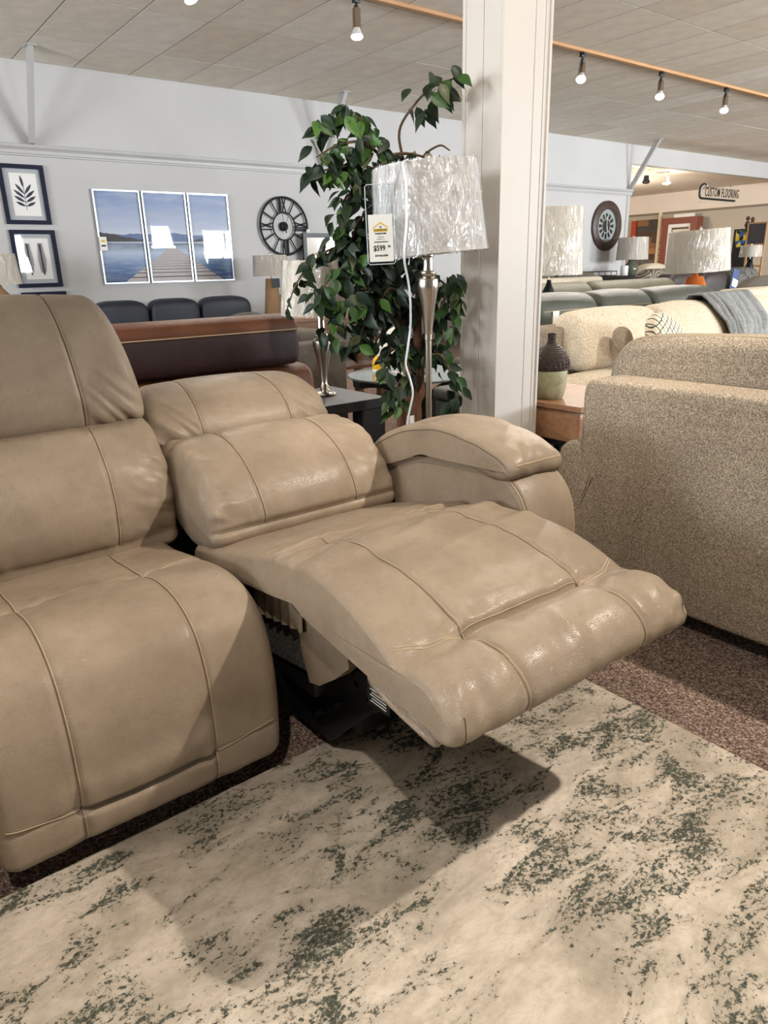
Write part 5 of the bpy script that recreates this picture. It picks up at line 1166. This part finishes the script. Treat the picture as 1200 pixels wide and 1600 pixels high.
b = thing('leather_sofa', (10.3, 5.6, 0), 'dark espresso leather sofa behind the orange lamp', 'sofa')
for x in (9.85, 10.72): MB().puff((x, 5.85, .59), (.44, .18, .385), (4, 5)).build('back_cushion', M['espresso'], b)
MB().rbox((9.35, 5.1, .08), (11.25, 6.05, .45), .06, 3).build('seat_base', M['espresso'], b)
for x in (9.45, 11.15): MB().cyl((x, 5.5, 0), (x, 5.5, .09), .03, 8).build('foot', M['black'], b)
MB(Matrix.Translation((11.02, 5.62, .86)) @ Matrix.Rotation(.25, 4, 'Y')).box((-.09, 0, -.17), (.09, .006, .12)).build('hang_tag', plain('blue_tag', (52, 76, 118), .6), b, smooth=False)
MB(Matrix.Translation((11.02, 5.612, .79)) @ Matrix.Rotation(.25, 4, 'Y')).box((-.08, 0, -.06), (.08, .006, .05)).build('tag_label', M['paper'], b, smooth=False)
b = thing('fabric_sofa', (9.9, 4.5, 0), 'grey-green fabric chair with a rounded back at the right edge', 'chair')
MB().puff((9.95, 4.62, .48), (.85, .16, .435), (3, 3)).build('backrest', M['greyfab'], b); MB().rbox((9.2, 4.2, .08), (10.7, 4.7, .42), .06, 3).build('seat_base', M['greyfab'], b)
for x in (9.3, 10.6): MB().cyl((x, 4.45, 0), (x, 4.45, .09), .03, 8).build('foot', M['black'], b)
b = thing('cream_sofa', (8.7, 3.7, 0), 'cream sofa whose back edge shows under the espresso sofa', 'sofa')
MB().rbox((7.2, 3.6, .10), (10.2, 3.85, .835), .05, 3).build('backrest', M['cream'], b); MB().rbox((7.2, 2.95, .10), (10.2, 3.62, .42), .05, 3).build('seat_base', M['cream'], b)
for x in (7.3, 10.1): MB().cyl((x, 3.5, 0), (x, 3.5, .1), .03, 8).build('foot', M['black'], b)

# ---------------------------------------------------------------- flooring samples along the far wall
wx = XR-.02
def lean_board(name, y0, y1, z0, z1, m, label, t=.05, off=0.0, cat='sample board'):
    b = thing(name, (wx-off, (y0+y1)/2, 0), label, cat)
    MB().box((wx-off-t, y0, 0), (wx-off, y1, z1)).build('board', m, b, smooth=False); return b
lean_board('sample_board', 13.66, 13.82, 0, 2.33, plain('rust_red', (166, 66, 40), .5), 'narrow rust red sample board beside the wall end', .12)
b = thing('plank_display', (wx, 13.3, 0), 'display panel of mixed brown and grey reclaimed planks', 'sample board')
MB().box((wx-.05, 12.96, 0), (wx, 13.65, 2.335)).build('backing', M['darkwood'], b, smooth=False)
pc = [wood('plank_%d' % i, c1, c2, 8, .6, (12, 1, 12)) for i, (c1, c2) in enumerate((((84, 76, 70), (64, 56, 52)), ((150, 108, 66), (120, 84, 52)), ((92, 66, 48), (74, 52, 40)), ((110, 106, 104), (86, 82, 80)), ((176, 130, 78), (150, 106, 62))))]
z = 2.32; k = 0
for hgt, mi in ((.16, 0), (.17, 0), (.15, 2), (.17, 0), (.14, 1), (.17, 4), (.16, 2), (.17, 3), (.17, 4), (.16, 2), (.16, 0), (.17, 1), (.16, 2), (.17, 0)):
    if z-hgt < .05: break
    cut = random.choice([13.25, 13.45, 13.1])
    for (a, c_, dm) in ((12.97, cut, 0), (cut, 13.64, 1)):
        MB().box((wx-.068-.006*dm, a+.002, z-hgt+.003), (wx-.05, c_-.002, z)).build('plank', pc[(mi+dm*(k % 3 == 0)) % 5], b, smooth=False)
    z -= hgt; k += 1
lean_board('trim_post', 12.86, 12.95, 0, 2.52, plain('pale_pine', (224, 206, 176), .5), 'tall pale wooden post between the plank panel and red sheet', .07)
b = lean_board('sample_board', 12.57, 12.85, 0, 2.10, plain('pale_sample', (190, 176, 158), .6), 'sample stand with a red plastic sheet and chevron stripes', .06)
MB().box((wx-.075, 12.60, 1.66), (wx-.06, 12.82, 2.06)).build('red_sheet', plain('red_plastic', (190, 24, 36), .25), b, smooth=False)
for k in range(8):
    z = .98+k*.085
    mb = MB(); q = [(12.59, z), (12.72, z), (12.84, z+.07), (12.84, z+.11), (12.72, z+.04), (12.59, z+.04)]; mb.prism(q, 0, wx-.068, wx-.06); mb.build('chevron_strip', M['ink'] if k % 2 else pc[4], b, smooth=False)
b = thing('display_frame', (wx, 12.0, 0), 'large reddish-brown display doorway with a white inner frame', 'display')
for q in (((wx-.5, 12.36, 0), (wx-.42, 12.54, 2.31)), ((wx-.5, 11.46, 0), (wx-.2, 11.66, 2.31)), ((wx-.5, 11.66, 2.14), (wx-.42, 12.36, 2.31))): MB().box(*q).build('casing', plain('red_brown', (118, 62, 44), .5), b, smooth=False)
for q in (((wx-.46, 12.28, 0), (wx-.40, 12.37, 2.14)), ((wx-.46, 11.66, 0), (wx-.40, 11.72, 2.14)), ((wx-.46, 11.72, 2.05), (wx-.40, 12.28, 2.14))): MB().box(*q).build('inner_frame', M['white'], b, smooth=False)
MB().box((wx-.34, 11.70, 0), (wx-.30, 12.30, 2.0)).build('door_panel', plain('door_cream', (226, 218, 202), .5), b, smooth=False)
MB().box((wx-.40, 11.66, 2.31), (wx-.30, 12.25, 2.40)).build('top_sample', M['white'], b, smooth=False)
d = struct(MB().box((XR-.02, 10.42, 0), (XR+.02, 11.22, 2.10)).build('door_1', M['walltaup'], smooth=False), 'taupe door in the flooring room wall')
frame_bars(MB(Matrix(((0, 1, 0, 0), (1, 0, 0, 0), (0, 0, 1, 0), (0, 0, 0, 1)))), 10.36, 11.28, 0, 2.16, XR, .06, .03).build('door_frame', M['walltaup'], d, smooth=False)
# abstract bright picture, blackboard easel, lamp and ornament near the right edge
def abstract():
    t = NT('abstract_bright_print'); c = t.voro(15, out='Color'); sp = t.n.new('ShaderNodeSeparateColor'); t.link(c, sp.inputs[0])
    return t.fin(t.ramp(sp.outputs[0], [(0, (24, 24, 26)), (.22, (236, 206, 30)), (.48, (40, 110, 50)), (.62, (50, 96, 176)), (.74, (240, 220, 90)), (.88, (220, 110, 60))], 'CONSTANT'), .4)
b = thing('abstract_picture', (15.0, 7.6, 0), 'black-framed picture with bright yellow, green and blue patches', 'picture')
MB().box((15.0, 7.36, .80), (15.05, 7.79, 1.70)).build('panel', M['black'], b, smooth=False); MB().box((14.99, 7.40, 1.36), (15.0, 7.74, 1.67)).build('print', abstract(), b, smooth=False)
MB().box((15.0, 7.4, 0), (15.05, 7.45, .8)).box((15.0, 7.7, 0), (15.05, 7.75, .8)).build('stand', M['black'], b, smooth=False)
b = thing('easel', (14.8, 7.25, 0), 'pale wooden easel holding a dark plaid board at the right edge', 'easel')
ET = Matrix(((0, 1, 0, 0), (1, 0, 0, 0), (0, 0, 1, 0), (0, 0, 0, 1)))
frame_bars(MB(ET), 7.05, 7.43, 1.38, 1.80, 14.82, .025, .02).build('frame', M['track'], b, smooth=False)
pm = NT('dark_plaid'); pm = pm.fin(pm.mix(pm.math('MAXIMUM', pm.val(pm.wave(9, 0, 0, 1, None, 'Y'), .93, .97), pm.val(pm.wave(9, 0, 0, 1, None, 'Z'), .93, .97)), lin((38, 32, 36)), lin((112, 104, 106))), .7)
MB().box((14.81, 7.06, 1.40), (14.82, 7.42, 1.79)).build('plaid_board', pm, b, smooth=False)
for yy in (7.08, 7.40): MB().box((14.815, yy-.015, 0), (14.845, yy+.015, 1.40)).build('leg', M['track'], b, smooth=False)
MB().box((14.81, 7.08, .98), (14.84, 7.40, 1.01)).build('crossbar', M['track'], b, smooth=False)
table('end_table', 14.0, 14.5, 6.95, 7.4, .75, M['darkwood'], 'dark end table by the easel under a small wrapped lamp')
table_lamp(14.3, 7.05, .75, [(0, 0), (.07, 0), (.08, .05), (.075, .25), (.05, .33), (.02, .38)], M['blackmetal'], .185, .2, 1.165, 1.37, 'small wrapped lamp on a dark base in front of the easel', M['linen'])
b = thing('figurine', (15.05, 7.5, 1.7), 'brown carved ornament standing on top of the bright picture', 'ornament')
bm_ = plain('brown_resin', (74, 50, 34), .6)
for (dy, h_) in ((-.05, .0), (.05, .02)):
    MB().puff((15.02, 7.50+dy, 1.77), (.05, .05, .075), (2, 2), 12, 8).puff((15.02, 7.50+dy, 1.87+h_), (.038, .038, .042), (2, 2), 12, 8).tube([(15.0, 7.50+dy, 1.80), (14.97, 7.52+dy, 1.77), (14.98, 7.50+dy, 1.72)], .015, 6).build('figure', bm_, b)
